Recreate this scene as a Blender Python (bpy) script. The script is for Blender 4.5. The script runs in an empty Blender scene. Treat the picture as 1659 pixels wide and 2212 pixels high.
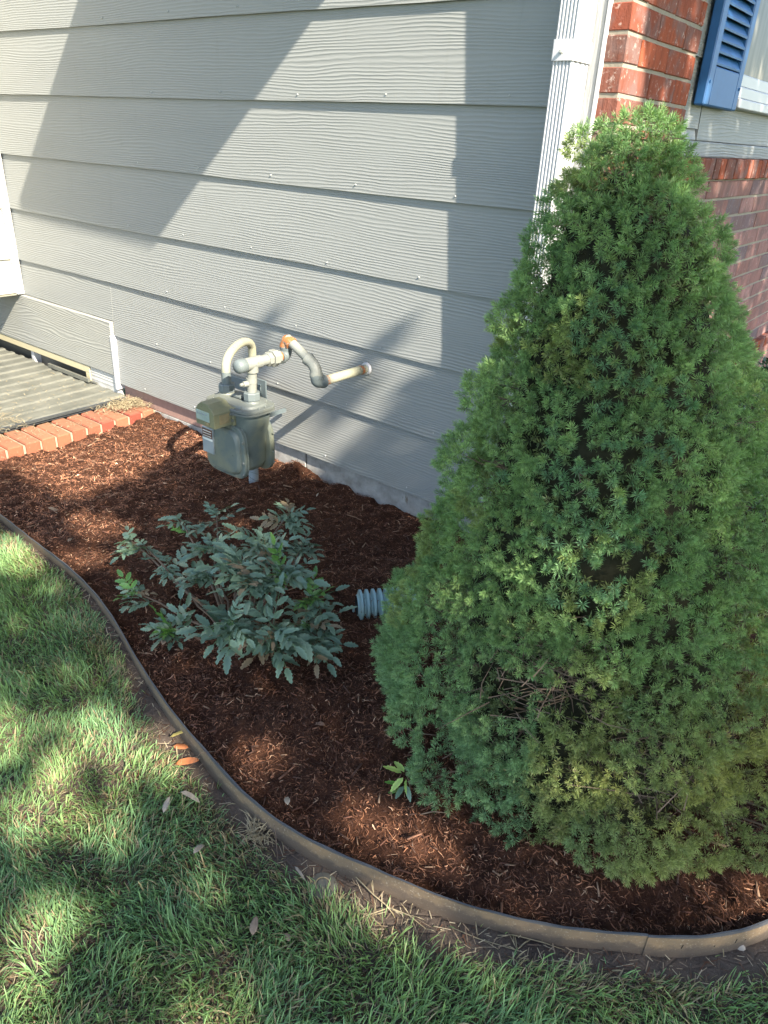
import bpy, math, random
import numpy as np
from mathutils import Vector, Matrix

random.seed(7)
RNG = np.random.default_rng(7)
S = bpy.context.scene
COL = S.collection

# ------------------------------------------------------------------ camera, sky, sun, exposure
SUN_L = np.array([-3.1, 1.0, -2.6]); SUN_L /= np.linalg.norm(SUN_L)      # direction the light travels
cam_d = bpy.data.cameras.new('camera'); cam = bpy.data.objects.new('camera', cam_d); COL.objects.link(cam)
cam_d.sensor_fit = 'HORIZONTAL'; cam_d.sensor_width = 36.0; cam_d.lens = 36.0 * 1584.5 / 1659.0
cam_d.clip_start = 0.02; cam_d.clip_end = 500
RM = [[0.78076149, 0.62304018, 0.04724866], [-0.31762691, 0.33063818, 0.88870216], [-0.53807494, 0.70887187, -0.45604389]]
m3 = Matrix(((RM[0][0], RM[1][0], -RM[2][0]), (RM[0][1], RM[1][1], -RM[2][1]), (RM[0][2], RM[1][2], -RM[2][2])))
cam.matrix_world = Matrix.Translation((0, 0, 1.35)) @ m3.to_4x4()
S.camera = cam
W = bpy.data.worlds.new('World'); S.world = W; W.use_nodes = True
wn = W.node_tree.nodes; wl = W.node_tree.links
bg = wn['Background']; sky = wn.new('ShaderNodeTexSky'); sky.sky_type = 'NISHITA'; sky.sun_disc = False
sky.sun_elevation = math.asin(-SUN_L[2]); sky.sun_rotation = math.atan2(-SUN_L[0], -SUN_L[1])
wl.new(sky.outputs[0], bg.inputs[0]); bg.inputs[1].default_value = 0.15
sd = bpy.data.lights.new('sun', 'SUN'); sun = bpy.data.objects.new('sun', sd); COL.objects.link(sun)
sd.energy = 5.0; sd.angle = math.radians(0.55); sd.color = (1.0, 0.91, 0.76)
sun.rotation_euler = Vector(tuple(SUN_L)).to_track_quat('-Z', 'Y').to_euler()
S.view_settings.view_transform = 'Standard'; S.view_settings.look = 'None'
S.view_settings.exposure = 2.0; S.view_settings.gamma = 1.0; S.view_settings.use_curve_mapping = False
S.render.engine = 'CYCLES'

# ------------------------------------------------------------------ helpers
def link(o, parent=None):
    COL.objects.link(o)
    if parent is not None: o.parent = parent
    return o
def tag(o, label=None, cat=None, group=None, kind=None):
    if label: o['label'] = label
    if cat: o['category'] = cat
    if group: o['group'] = group
    if kind: o['kind'] = kind
    return o
def empty(name, loc=(0, 0, 0)):
    o = bpy.data.objects.new(name, None); o.location = loc; o.empty_display_size = .05
    return link(o)
class MB:
    def __init__(s): s.v = []; s.f = []; s.m = []
    def add(s, vs, fs, mi=0):
        b = len(s.v); s.v += [tuple(map(float, p)) for p in vs]; s.f += [tuple(i + b for i in q) for q in fs]; s.m += [mi] * len(fs)
    def box(s, x0, x1, y0, y1, z0, z1, mi=0):
        s.add([(x0, y0, z0), (x1, y0, z0), (x1, y1, z0), (x0, y1, z0), (x0, y0, z1), (x1, y0, z1), (x1, y1, z1), (x0, y1, z1)],
              [(0, 3, 2, 1), (4, 5, 6, 7), (0, 1, 5, 4), (1, 2, 6, 5), (2, 3, 7, 6), (3, 0, 4, 7)], mi)
    def cbox(s, x0, x1, y0, y1, z0, z1, b=.003, jit=0.0, mi=0):
        """box with chamfered edges"""
        c = ((x0 + x1) / 2, (y0 + y1) / 2, (z0 + z1) / 2); h = ((x1 - x0) / 2, (y1 - y0) / 2, (z1 - z0) / 2)
        vs = []; idx = {}
        for sx in (-1, 1):
            for sy in (-1, 1):
                for sz in (-1, 1):
                    j = [random.uniform(-jit, jit) for _ in range(3)]
                    for a in range(3):
                        p = []
                        for k, sg in enumerate((sx, sy, sz)):
                            p.append(c[k] + sg * (h[k] - (0 if k == a else b)) + j[k])
                        idx[(sx, sy, sz, a)] = len(vs); vs.append(tuple(p))
        fs = []
        for a in range(3):
            o = [k for k in range(3) if k != a]
            for sg in (-1, 1):
                q = []
                for u, w in ((-1, -1), (1, -1), (1, 1), (-1, 1)):
                    k = [0, 0, 0]; k[a] = sg; k[o[0]] = u; k[o[1]] = w; q.append(idx[(*k, a)])
                if (sg > 0) == (a == 1): q.reverse()
                fs.append(tuple(q))
            for u in (-1, 1):
                for w in (-1, 1):
                    k1 = [0, 0, 0]; k1[a] = -1; k1[o[0]] = u; k1[o[1]] = w
                    k2 = list(k1); k2[a] = 1
                    fs.append((idx[(*k1, o[0])], idx[(*k2, o[0])], idx[(*k2, o[1])], idx[(*k1, o[1])]))
        for sx in (-1, 1):
            for sy in (-1, 1):
                for sz in (-1, 1): fs.append(tuple(idx[(sx, sy, sz, a)] for a in range(3)))
        s.add(vs, fs, mi)
    def tube(s, pts, r, n=12, caps=True, mi=0):
        pts = [Vector(p) for p in pts]; rs = r if isinstance(r, (list, tuple)) else [r] * len(pts)
        t0 = (pts[1] - pts[0]).normalized()
        u = t0.orthogonal().normalized(); vs = []
        for i, p in enumerate(pts):
            if i == 0: t = pts[1] - pts[0]
            elif i == len(pts) - 1: t = pts[-1] - pts[-2]
            else: t = (pts[i + 1] - pts[i]).normalized() + (pts[i] - pts[i - 1]).normalized()
            t.normalize(); u = (u - t * u.dot(t)).normalized(); w = t.cross(u)
            for k in range(n):
                a = 2 * math.pi * (k + .5) / n
                vs.append(p + (u * math.cos(a) + w * math.sin(a)) * rs[i])
        fs = []
        for i in range(len(pts) - 1):
            for k in range(n):
                fs.append((i * n + k, i * n + (k + 1) % n, (i + 1) * n + (k + 1) % n, (i + 1) * n + k))
        if caps:
            fs.append(tuple(range(n - 1, -1, -1))); fs.append(tuple((len(pts) - 1) * n + k for k in range(n)))
        s.add(vs, fs, mi)
    def loft(s, rings, caps=True, mi=0):
        n = len(rings[0]); vs = [p for r in rings for p in r]; fs = []
        for i in range(len(rings) - 1):
            for k in range(n):
                fs.append((i * n + k, i * n + (k + 1) % n, (i + 1) * n + (k + 1) % n, (i + 1) * n + k))
        if caps:
            fs.append(tuple(range(n - 1, -1, -1))); fs.append(tuple((len(rings) - 1) * n + k for k in range(n)))
        s.add(vs, fs, mi)
    def build(s, name, mats, parent=None, smooth=False, autosmooth=None):
        me = bpy.data.meshes.new(name); me.from_pydata(s.v, [], s.f)
        if not isinstance(mats, (list, tuple)): mats = [mats]
        for m in mats: me.materials.append(m)
        if len(mats) > 1: me.polygons.foreach_set('material_index', s.m)
        import bmesh
        bm = bmesh.new(); bm.from_mesh(me); bmesh.ops.recalc_face_normals(bm, faces=bm.faces); bm.to_mesh(me); bm.free()
        if smooth or autosmooth:
            me.polygons.foreach_set('use_smooth', [True] * len(me.polygons))
        if autosmooth: me.set_sharp_from_angle(angle=math.radians(autosmooth))
        me.update()
        return link(bpy.data.objects.new(name, me), parent)
def np_mesh(name, V, F, mat, cols=None, parent=None, smooth=False):
    """V (n,3), F (m,k) all the same k"""
    me = bpy.data.meshes.new(name); V = np.asarray(V, np.float32); F = np.asarray(F, np.int32)
    me.vertices.add(len(V)); me.vertices.foreach_set('co', V.ravel())
    k = F.shape[1]; me.loops.add(F.size); me.loops.foreach_set('vertex_index', F.ravel())
    me.polygons.add(len(F)); me.polygons.foreach_set('loop_start', np.arange(0, F.size, k, dtype=np.int32))
    me.update(calc_edges=True)
    if smooth: me.polygons.foreach_set('use_smooth', np.ones(len(F), bool))
    if cols is not None:
        a = me.color_attributes.new('tint', 'FLOAT_COLOR', 'POINT')
        c = np.ones((len(V), 4), np.float32); c[:, :3] = cols; a.data.foreach_set('color', c.ravel())
    me.materials.append(mat)
    o = bpy.data.objects.new(name, me)
    return link(o, parent)

# ---- node helpers
class NT:
    def __init__(s, name, rough=.6, spec=.4):
        s.mat = bpy.data.materials.new(name); s.mat.use_nodes = True; s.t = s.mat.node_tree
        s.b = s.t.nodes['Principled BSDF']; s.b.inputs['Roughness'].default_value = rough
        s.b.inputs['Specular IOR Level'].default_value = spec
        s.tc = s.n('TexCoord')
        s.obj = s.tc.outputs['Object']
    def n(s, typ, **kw):
        nd = s.t.nodes.new('ShaderNode' + typ)
        for k, v in kw.items(): setattr(nd, k, v)
        return nd
    def set(s, sock, v):
        if isinstance(v, bpy.types.NodeSocket): s.t.links.new(v, sock)
        elif isinstance(v, (tuple, list)) and len(v) == 3 and sock.type == 'RGBA': sock.default_value = (*v, 1)
        else: sock.default_value = v
    def math(s, op, a, b=0.0, c=None, clamp=False):
        nd = s.n('Math', operation=op, use_clamp=clamp); s.set(nd.inputs[0], a); s.set(nd.inputs[1], b)
        if c is not None: s.set(nd.inputs[2], c)
        return nd.outputs[0]
    def map(s, vec, scale=(1, 1, 1), loc=(0, 0, 0)):
        nd = s.n('Mapping'); s.set(nd.inputs['Vector'], vec); s.set(nd.inputs['Location'], loc); s.set(nd.inputs['Scale'], scale)
        return nd.outputs[0]
    def noise(s, vec, scale=5, detail=3, rough=.55, dist=0.0, col=False):
        nd = s.n('TexNoise'); s.set(nd.inputs['Vector'], vec); s.set(nd.inputs['Scale'], scale); s.set(nd.inputs['Detail'], detail)
        s.set(nd.inputs['Roughness'], rough); s.set(nd.inputs['Distortion'], dist)
        return nd.outputs['Color' if col else 'Fac']
    def ramp(s, fac, stops, interp='LINEAR'):
        nd = s.n('ValToRGB'); s.set(nd.inputs[0], fac); r = nd.color_ramp; r.interpolation = interp
        while len(r.elements) < len(stops): r.elements.new(.5)
        for e, (p, c) in zip(r.elements, stops):
            e.position = p; e.color = (*c, 1) if isinstance(c, tuple) else (c, c, c, 1)
        return nd.outputs[0]
    def mix(s, fac, a, b, mode='MIX'):
        nd = s.n('Mix', data_type='RGBA', blend_type=mode); s.set(nd.inputs[0], fac); s.set(nd.inputs[6], a); s.set(nd.inputs[7], b)
        return nd.outputs[2]
    def bump(s, h, strength=.5, dist=.002, normal=None):
        nd = s.n('Bump'); s.set(nd.inputs['Strength'], strength); s.set(nd.inputs['Distance'], dist); s.set(nd.inputs['Height'], h)
        if normal: s.set(nd.inputs['Normal'], normal)
        s.t.links.new(nd.outputs[0], s.b.inputs['Normal']); return nd.outputs[0]
    def color(s, c): s.set(s.b.inputs['Base Color'], c)
    def rnd(s):
        return s.n('ObjectInfo').outputs['Random']

def simple(name, c, rough=.6, spec=.4, var=.12, scale=30, bump=.0, bscale=200, metal=0):
    t = NT(name, rough, spec); f = t.noise(t.obj, scale, 4)
    t.color(t.mix(f, tuple(x * (1 - var) for x in c), tuple(min(1, x * (1 + var)) for x in c)))
    if bump: t.bump(t.noise(t.obj, bscale, 3), bump, .001)
    t.b.inputs['Metallic'].default_value = metal
    return t.mat

# wood-grain embossed painted siding
def siding_mat(name, base, pitch=.0095, warp=44., bump=.42, along='x'):
    t = NT(name, .55, .35)
    r = t.rnd(); r2 = t.math('MULTIPLY', r, 57.3)
    sp = t.n('SeparateXYZ'); t.set(sp.inputs[0], t.obj)
    u = sp.outputs[0] if along == 'x' else sp.outputs[1]; z = sp.outputs[2]
    def comb(us, zs, off=0.):
        c = t.n('CombineXYZ'); t.set(c.inputs[0], t.math('MULTIPLY', t.math('ADD', u, r2), us)); t.set(c.inputs[1], t.math('MULTIPLY', z, zs)); t.set(c.inputs[2], t.math('ADD', r2, off)); return c.outputs[0]
    big = t.noise(comb(1.1, 7.5), 1.0, 1.5, .45)
    mid = t.noise(comb(7., 30., 3.), 1.0, 2., .6)
    fine = t.noise(comb(40., 260., 9.), 1.0, 2., .6)
    ph = t.math('MULTIPLY', z, 2 * math.pi / pitch)
    ph = t.math('ADD', ph, t.math('MULTIPLY', big, warp)); ph = t.math('ADD', ph, t.math('MULTIPLY', mid, 6.5))
    w = t.math('SINE', ph); w = t.math('MULTIPLY_ADD', w, .5, .5)
    w = t.math('POWER', w, 1.6)
    amp = t.ramp(t.noise(comb(3., 16., 21.), 1., 2.), [(.28, .3), (.62, 1.0)])
    h = t.math('MULTIPLY_ADD', w, amp, t.math('MULTIPLY', fine, .3))
    col = t.noise(comb(1.5, 5., 40.), 1., 4.)
    c = t.mix(col, tuple(x * .93 for x in base), tuple(x * 1.06 for x in base))
    dirt = t.ramp(t.noise(t.obj, 55, 2, .7), [(.70, 0.0), (.78, 1.0)])
    c = t.mix(t.math('MULTIPLY', dirt, .18), c, (.30, .27, .2))
    c = t.mix(t.math('MULTIPLY', t.math('SUBTRACT', 1., w), .10), c, tuple(x * .6 for x in base))
    sl = t.math('ADD', t.math('MULTIPLY', z, -4.2), t.math('MULTIPLY', t.noise(t.obj, 9, 6, .75), 1.9)); c = t.mix(t.ramp(sl, [(.25, 0.), (.75, .28)]), c, (.16, .125, .095))
    st = t.noise(t.map(t.obj, (9, 9, 1.2)), 2., 4, .7); c = t.mix(t.ramp(st, [(.60, 0.), (.74, .16)]), c, (.15, .14, .12))
    t.color(c); t.bump(h, bump, .0024)
    return t.mat
SIDE = (.228, .234, .224)
M = {}
M['siding'] = siding_mat('painted_woodgrain_siding', SIDE)
M['siding_y'] = siding_mat('painted_woodgrain_siding_side', SIDE, along='y')
M['siding_light'] = siding_mat('pale_painted_siding', (.40, .39, .33), along='y', bump=.5)
M['panel'] = siding_mat('rough_sawn_panel', (.27, .27, .245), pitch=.011, warp=90., bump=.6)
M['trim'] = siding_mat('white_rough_trim', (.42, .42, .40), pitch=.02, warp=40., bump=.6, along='y')
def trimz():
    t = NT('white_vertical_grain_trim', .6, .3)
    n = t.noise(t.map(t.obj, (70, 70, 9)), 1.5, 3, .6, .4); t.bump(n, .8, .003)
    t.color(t.mix(n, (.30, .30, .295), (.40, .40, .395))); return t.mat
M['trimz'] = trimz()
M['white'] = simple('white_enamel', (.43, .43, .44), .35, .5, .03, 12)
M['blue'] = simple('blue_shutter_plastic', (.022, .105, .27), .5, .5, .12, 25, .15, 300)
M['cream'] = simple('cream_vinyl_frame', (.42, .37, .24), .45, .4, .06, 10)  # white frame with the yellow cast of sunlight put into its colour
M['nail'] = simple('painted_nail', (.34, .35, .33), .5, .4, .05)
M['dark'] = simple('dark_interior', (.02, .02, .02), .8, .2)
M['soffit'] = simple('soffit_board', (.20, .19, .15), .8, .2)
def glass():
    t = NT('window_pane', .35, .15)
    n = t.noise(t.map(t.obj, (1, 14, .6)), 1.4, 3)
    t.color(t.ramp(n, [(.35, (.10, .092, .07)), (.65, (.17, .158, .13))])); return t.mat
M['pane'] = glass()
def concrete():
    t = NT('painted_foundation', .85, .2)
    n = t.noise(t.obj, 14, 6, .65); n2 = t.noise(t.map(t.obj, (6, 6, 2)), 6, 5, .7)
    c = t.ramp(n, [(.3, (.17, .16, .145)), (.5, (.27, .26, .245)), (.7, (.36, .35, .33))])
    c = t.mix(t.ramp(n2, [(.62, 0.), (.70, 1.)]), c, (.16, .13, .10))
    t.color(c); t.bump(t.noise(t.obj, 90, 5, .7), .5, .004); return t.mat
M['concrete'] = concrete()
M['foundpink'] = simple('reddish_foundation', (.27, .17, .14), .9, .15, .25, 40, .4, 150)
def brickm(name, cols, streak=True, eff=.0):
    t = NT(name, .95, .08); r = t.rnd()
    off = t.n('CombineXYZ'); t.set(off.inputs[0], t.math('MULTIPLY', r, 31.)); t.set(off.inputs[1], t.math('MULTIPLY', r, 17.))
    va = t.n('VectorMath', operation='ADD'); t.set(va.inputs[0], t.obj); t.set(va.inputs[1], off.outputs[0]); v = va.outputs[0]
    k = len(cols); c = t.ramp(r, [(i / k, cols[i]) for i in range(k)], 'CONSTANT')
    st = t.noise(t.map(v, (60, 60, 10)), 1., 4, .65)
    c = t.mix(t.ramp(st, [(.35, .0), (.7, .65)]), c, tuple(x * .55 for x in cols[0]))
    bl = t.noise(v, 11, 3, .6)
    c = t.mix(t.ramp(bl, [(.48, .0), (.62, .75)]), c, (.16, .105, .095))
    ef = t.noise(v, 48, 4, .75)
    c = t.mix(t.ramp(ef, [(.60 - eff, .0), (.72 - eff, .6)]), c, (.50, .42, .37))
    t.color(c)
    h = t.math('MULTIPLY_ADD', t.noise(v, 160, 4, .7), .4, st)
    t.bump(h, .9, .004); return t.mat
M['brick'] = brickm('mauve_brick', [(.27, .145, .13), (.30, .165, .145), (.17, .125, .13), (.25, .13, .11), (.33, .185, .165), (.15, .12, .125), (.28, .15, .13)])
M['brick_red'] = brickm('red_brick', [(.25, .075, .045), (.19, .080, .060), (.29, .080, .042), (.15, .075, .060), (.23, .070, .045)], eff=.02)
def brick_orange():
    t = NT('orange_border_brick', .8, .2); r = t.rnd()
    c = t.ramp(r, [(0, (.25, .082, .045)), (.35, (.28, .105, .06)), (.6, (.19, .045, .03)), (.8, (.24, .09, .05)), (1, (.21, .075, .045))])
    n = t.noise(t.obj, 30, 5, .7)
    sp = t.n('SeparateXYZ'); t.set(sp.inputs[0], t.n('NewGeometry').outputs['Normal'])
    up = t.ramp(sp.outputs[2], [(.7, 0.), (.95, 1.)])
    c = t.mix(t.math('MULTIPLY', up, t.ramp(n, [(.3, .3), (.7, .8)])), c, (.20, .12, .07))
    c = t.mix(t.ramp(t.noise(t.obj, 70, 3, .8), [(.62, 0.), (.7, .5)]), c, (.34, .28, .2))
    t.color(c); t.bump(t.noise(t.obj, 170, 4), .5, .002); return t.mat
M['brick_orange'] = brick_orange()
M['mortar'] = simple('sandy_mortar', (.25, .22, .175), .95, .1, .2, 60, .9, 140)
M['mortar_pale'] = simple('pale_lumpy_mortar', (.27, .235, .17), .95, .1, .25, 50, 1.0, 90)

def metalpaint(name, c, rust=.0, yellow=.0, rough=.5, rustpos=.62):
    t = NT(name, rough, .4)
    n = t.noise(t.obj, 22, 5, .65); n2 = t.noise(t.obj, 9, 3, .6)
    col = t.mix(n, tuple(x * .85 for x in c), tuple(x * 1.12 for x in c))
    if yellow: col = t.mix(t.math('MULTIPLY', t.ramp(n2, [(.42, 0.), (.6, 1.)]), yellow), col, (.24, .225, .12))
    sc = t.noise(t.obj, 120, 3, .7); col = t.mix(t.ramp(sc, [(.66, 0.), (.72, .8)]), col, tuple(x * .35 for x in c))
    if rust:
        rn = t.noise(t.obj, 45, 5, .7); col = t.mix(t.ramp(rn, [(rustpos, 0.), (rustpos + .05, rust)]), col, (.33, .115, .035))
    t.color(col); t.bump(t.noise(t.obj, 260, 3), .25, .0008); return t.mat
M['meter'] = metalpaint('grey_meter_casting', (.095, .118, .112), yellow=.35)
M['meter_lid'] = metalpaint('grey_meter_lid', (.110, .122, .114), yellow=.15)
M['pipe'] = metalpaint('pale_painted_pipe', (.20, .205, .18), rust=.8, rustpos=.655)
M['pipe_cream'] = metalpaint('cream_painted_pipe', (.27, .265, .20), rust=.8, yellow=.2, rustpos=.68)
M['pipe_grey'] = metalpaint('grey_painted_fitting', (.115, .135, .135), rust=.7, rustpos=.66)
M['pipe_rust'] = metalpaint('rusted_pipe_joint', (.24, .20, .16), rust=1., rustpos=.44)
M['tape'] = metalpaint('wrapped_riser_tape', (.22, .26, .28), rough=.35)
M['bracket'] = simple('galvanised_bracket', (.12, .15, .16), .5, .4, .15, 40, metal=.2)
M['index'] = metalpaint('yellowed_clear_plastic', (.155, .155, .095), yellow=.3, rough=.3)
M['index_face'] = simple('pale_dial_plate', (.25, .30, .26), .4, .4, .15, 60)
M['index_window'] = simple('dark_amber_window', (.22, .18, .10), .25, .5, .25, 60)
M['label_brown'] = simple('brown_badge_print', (.10, .045, .03), .5, .4)
M['label_white'] = simple('white_badge_print', (.6, .6, .55), .5, .4)
M['label_metal'] = simple('grey_badge_plate', (.22, .25, .26), .35, .5, .1)
def drainm():
    t = NT('blue_grey_corrugated_pipe', .45, .4)
    d = t.ramp(t.noise(t.obj, 38, 4, .65), [(.60, 0.), (.66, .9)])
    t.color(t.mix(d, (.21, .32, .34), (.10, .05, .03))); return t.mat
M['drain'] = drainm()
def edging():
    t = NT('weathered_brown_edging', .6, .3)
    n = t.noise(t.obj, 9, 6, .7); f = t.noise(t.map(t.obj, (4, 4, 26)), 8, 4, .7)
    c = t.ramp(n, [(.3, (.115, .082, .054)), (.5, (.185, .128, .074)), (.7, (.26, .168, .086))])
    c = t.mix(t.math('MULTIPLY', f, .4), c, (.12, .11, .10))
    c = t.mix(t.ramp(t.noise(t.obj, 220, 2), [(.62, 0.), (.68, .6)]), c, (.34, .29, .22))
    sz = t.n('SeparateXYZ'); t.set(sz.inputs[0], t.n('NewGeometry').outputs['Position'])
    dz = t.math('ADD', t.math('MULTIPLY', sz.outputs[2], -28.), t.math('MULTIPLY', t.noise(t.obj, 26, 5, .7), 1.6))
    c = t.mix(t.ramp(dz, [(.72, 0.), (1., .75)]), c, (.085, .066, .052))
    scr = t.noise(t.map(t.obj, (3, 3, 120)), 6, 3, .6); c = t.mix(t.ramp(scr, [(.66, 0.), (.70, .35)]), c, (.30, .24, .17))
    t.color(c); t.bump(t.noise(t.obj, 90, 5), .5, .002); return t.mat
M['edging'] = edging()
M['edge_lip'] = simple('dark_edging_lip', (.07, .072, .078), .5, .4, .2, 60)
def soil():
    t = NT('bare_garden_soil', .95, .15)
    n = t.noise(t.obj, 9, 6, .7)
    c = t.ramp(n, [(.3, (.055, .042, .036)), (.6, (.105, .08, .062)), (.8, (.16, .125, .095))])
    sp = t.ramp(t.noise(t.obj, 160, 2, .6), [(.66, 0.), (.72, .5)])
    t.color(t.mix(sp, c, (.26, .22, .17)))
    v = t.n('TexVoronoi'); v.feature = 'DISTANCE_TO_EDGE'; t.set(v.inputs['Scale'], 24.); t.set(v.inputs['Vector'], t.obj)
    crk = t.ramp(v.outputs['Distance'], [(0., 0.), (.08, 1.)])
    t.bump(t.math('MULTIPLY_ADD', t.noise(t.obj, 60, 6, .7), 1.2, t.math('MULTIPLY', crk, .35)), .9, .008); return t.mat
M['soil'] = soil()
def farlawn():
    t = NT('distant_lawn', .95, .1)
    t.color(t.ramp(t.noise(t.obj, 30, 6, .7), [(.3, (.03, .06, .02)), (.7, (.08, .12, .04))])); return t.mat
M['farlawn'] = farlawn()
def mulchbase():
    t = NT('shredded_bark_bed', .95, .1)
    n = t.noise(t.obj, 35, 6, .75); f = t.noise(t.map(t.obj, (1, 1, 1)), 150, 3, .7, 1.5)
    t.color(t.ramp(n, [(.3, (.02, .010, .007)), (.6, (.065, .028, .016)), (.8, (.11, .05, .028))]))
    t.bump(t.math('MULTIPLY_ADD', f, .6, n), 1., .012); return t.mat
M['mulch'] = mulchbase()
def tinted(name, rough=.6, spec=.3, transl=.0, sheen=None):
    t = NT(name, rough, spec); a = t.n('Attribute', attribute_name='tint')
    t.color(a.outputs['Color'])
    if transl:
        tr = t.n('BsdfTranslucent'); g = t.mix(1., a.outputs['Color'], (1.25, 1.35, .6), 'MULTIPLY'); t.set(tr.inputs[0], g)
        ms = t.n('MixShader'); ms.inputs[0].default_value = transl
        t.t.links.new(t.b.outputs[0], ms.inputs[1]); t.t.links.new(tr.outputs[0], ms.inputs[2])
        t.t.links.new(ms.outputs[0], t.t.nodes['Material Output'].inputs[0])
    return t.mat
M['shred'] = tinted('bark_shreds', .85, .2)
M['grass'] = tinted('grass_blades', .5, .35, .28)
M['needle'] = tinted('spruce_needles', .45, .4, .25)
M['twig'] = simple('bare_brown_twig', (.13, .095, .07), .9, .15, .3, 80)
M['deadneedle'] = simple('dead_brown_needles', (.022, .022, .013), .95, .1, .5, 60, 1., 120)  # near-black green: shade deep in the spruce put into the colour
M['bark'] = simple('dark_bark', (.08, .055, .04), .95, .1, .3, 30, .8, 60)
def leafmat(name, c1, c2, rough=.4, spec=.45, transl=.12, edge=None):
    t = NT(name, rough, spec); r = t.rnd()
    a = t.mix(t.math('MULTIPLY_ADD', t.noise(t.obj, 40, 3), .6, t.math('MULTIPLY', r, .7)), tuple(x * .8 for x in c1), tuple(x * 1.1 for x in c2))
    at = t.n('Attribute', attribute_name='tint')
    a = t.mix(1., a, at.outputs['Color'], 'MULTIPLY')
    t.color(a); t.bump(t.noise(t.obj, 180, 2), .3, .001)
    tr = t.n('BsdfTranslucent'); t.set(tr.inputs[0], t.mix(1., a, (1.2, 1.4, .6), 'MULTIPLY'))
    ms = t.n('MixShader'); ms.inputs[0].default_value = transl
    t.t.links.new(t.b.outputs[0], ms.inputs[1]); t.t.links.new(tr.outputs[0], ms.inputs[2])
    t.t.links.new(ms.outputs[0], t.t.nodes['Material Output'].inputs[0])
    return t.mat
M['maho'] = leafmat('blue_green_leaf', (.050, .100, .070), (.115, .180, .125), .42, .5)
M['maho_old'] = leafmat('aged_purple_green_leaf', (.10, .085, .055), (.20, .15, .09), .5, .4)
M['maho_fresh'] = leafmat('fresh_green_leaf', (.05, .13, .03), (.09, .20, .045), .35, .5, .2)
M['seed'] = leafmat('yellow_green_leaf', (.20, .30, .07), (.30, .42, .12), .45, .4, .3)
M['seed_dark'] = leafmat('bright_green_leaf', (.05, .16, .02), (.10, .24, .04), .45, .4, .3)
M['yew'] = leafmat('dark_shrub_leaf', (.015, .04, .018), (.04, .085, .035), .4, .4)
M['canopy'] = simple('broad_tree_leaf', (.05, .09, .03), .6, .3)
M['dead_orange'] = simple('orange_dead_leaf', (.34, .12, .045), .6, .3, .25, 60, .3)
M['dead_tan'] = simple('tan_dead_leaf', (.22, .16, .11), .7, .25, .25, 60, .3)
M['dead_pale'] = simple('pale_dead_leaf', (.30, .25, .19), .7, .25, .2, 60, .3)
M['dead_brown'] = simple('brown_dead_leaf', (.19, .11, .07), .7, .25, .25, 60, .3)
M['dead_yellow'] = simple('yellow_dead_leaf', (.30, .24, .07), .6, .3, .2, 60)
M['straw'] = simple('dry_straw', (.27, .22, .135), .8, .2, .25, 60)
def coverm():
    t = NT('weathered_plastic_sheet', .5, .35)
    n = t.noise(t.obj, 7, 6, .7); c = t.ramp(n, [(.3, (.075, .077, .065)), (.6, (.125, .125, .105)), (.8, (.17, .16, .12))])
    c = t.mix(t.ramp(t.noise(t.obj, 60, 3, .8), [(.62, 0.), (.7, .6)]), c, (.25, .22, .14)); t.color(c); return t.mat
M['cover'] = coverm()
M['wire'] = simple('dark_wire_mesh', (.05, .055, .06), .4, .5)
M['stone'] = simple('white_pebble', (.34, .29, .24), .8, .2, .2, 60)
M['rubber'] = simple('dusty_black_plastic', (.10, .095, .075), .7, .3, .3, 60)

# ------------------------------------------------------------------ geometry of the place
D = 2.05                                                     # siding plane
LAPS = [.152, .399, .657, .914, 1.177, 1.441, 1.697, 1.957, 2.217]
EDGE = np.array([(-6.0, 1.16), (-4.0, 1.13), (-3.2, 1.085), (-2.585, 1.044), (-2.255, 1.023), (-1.956, .997), (-1.726, .948), (-1.483, .875), (-1.29, .823),
                 (-1.083, .782), (-.945, .760), (-.814, .757), (-.696, .773), (-.575, .806), (-.407, .857), (-.246, .932), (-.089, 1.041), (0, 1.119),
                 (.068, 1.211), (.125, 1.33), (.165, 1.5), (.19, 1.75), (.20, 2.3), (.20, 6.5)])
def smooth_poly(P, sub=6):
    out = []
    for i in range(len(P) - 1):
        p0 = P[max(i - 1, 0)]; p1 = P[i]; p2 = P[i + 1]; p3 = P[min(i + 2, len(P) - 1)]
        for k in range(sub):
            t = k / sub
            out.append(.5 * ((2 * p1) + (-p0 + p2) * t + (2 * p0 - 5 * p1 + 4 * p2 - p3) * t * t + (-p0 + 3 * p1 - 3 * p2 + p3) * t ** 3))
    out.append(P[-1]); return np.array(out)
EC = smooth_poly(EDGE)
BEDPOLY = np.vstack([EC, [(-.7, 6.5), (-.7, 2.3), (-1, 2.3), (-6, 2.3)]])
def inpoly(P, poly):
    x, y = P[:, 0], P[:, 1]; ins = np.zeros(len(P), bool); j = len(poly) - 1
    for i in range(len(poly)):
        xi, yi = poly[i]; xj, yj = poly[j]
        c = ((yi > y) != (yj > y)) & (x < (xj - xi) * (y - yi) / (yj - yi + 1e-12) + xi); ins ^= c; j = i
    return ins
def edist(P):
    d = np.full(len(P), 9.); 
    for i in range(len(EC) - 1):
        a = EC[i]; b = EC[i + 1] - a; t = np.clip(((P - a) @ b) / (b @ b), 0, 1)
        d = np.minimum(d, np.hypot(*(P - a - t[:, None] * b).T))
    return d
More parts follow.
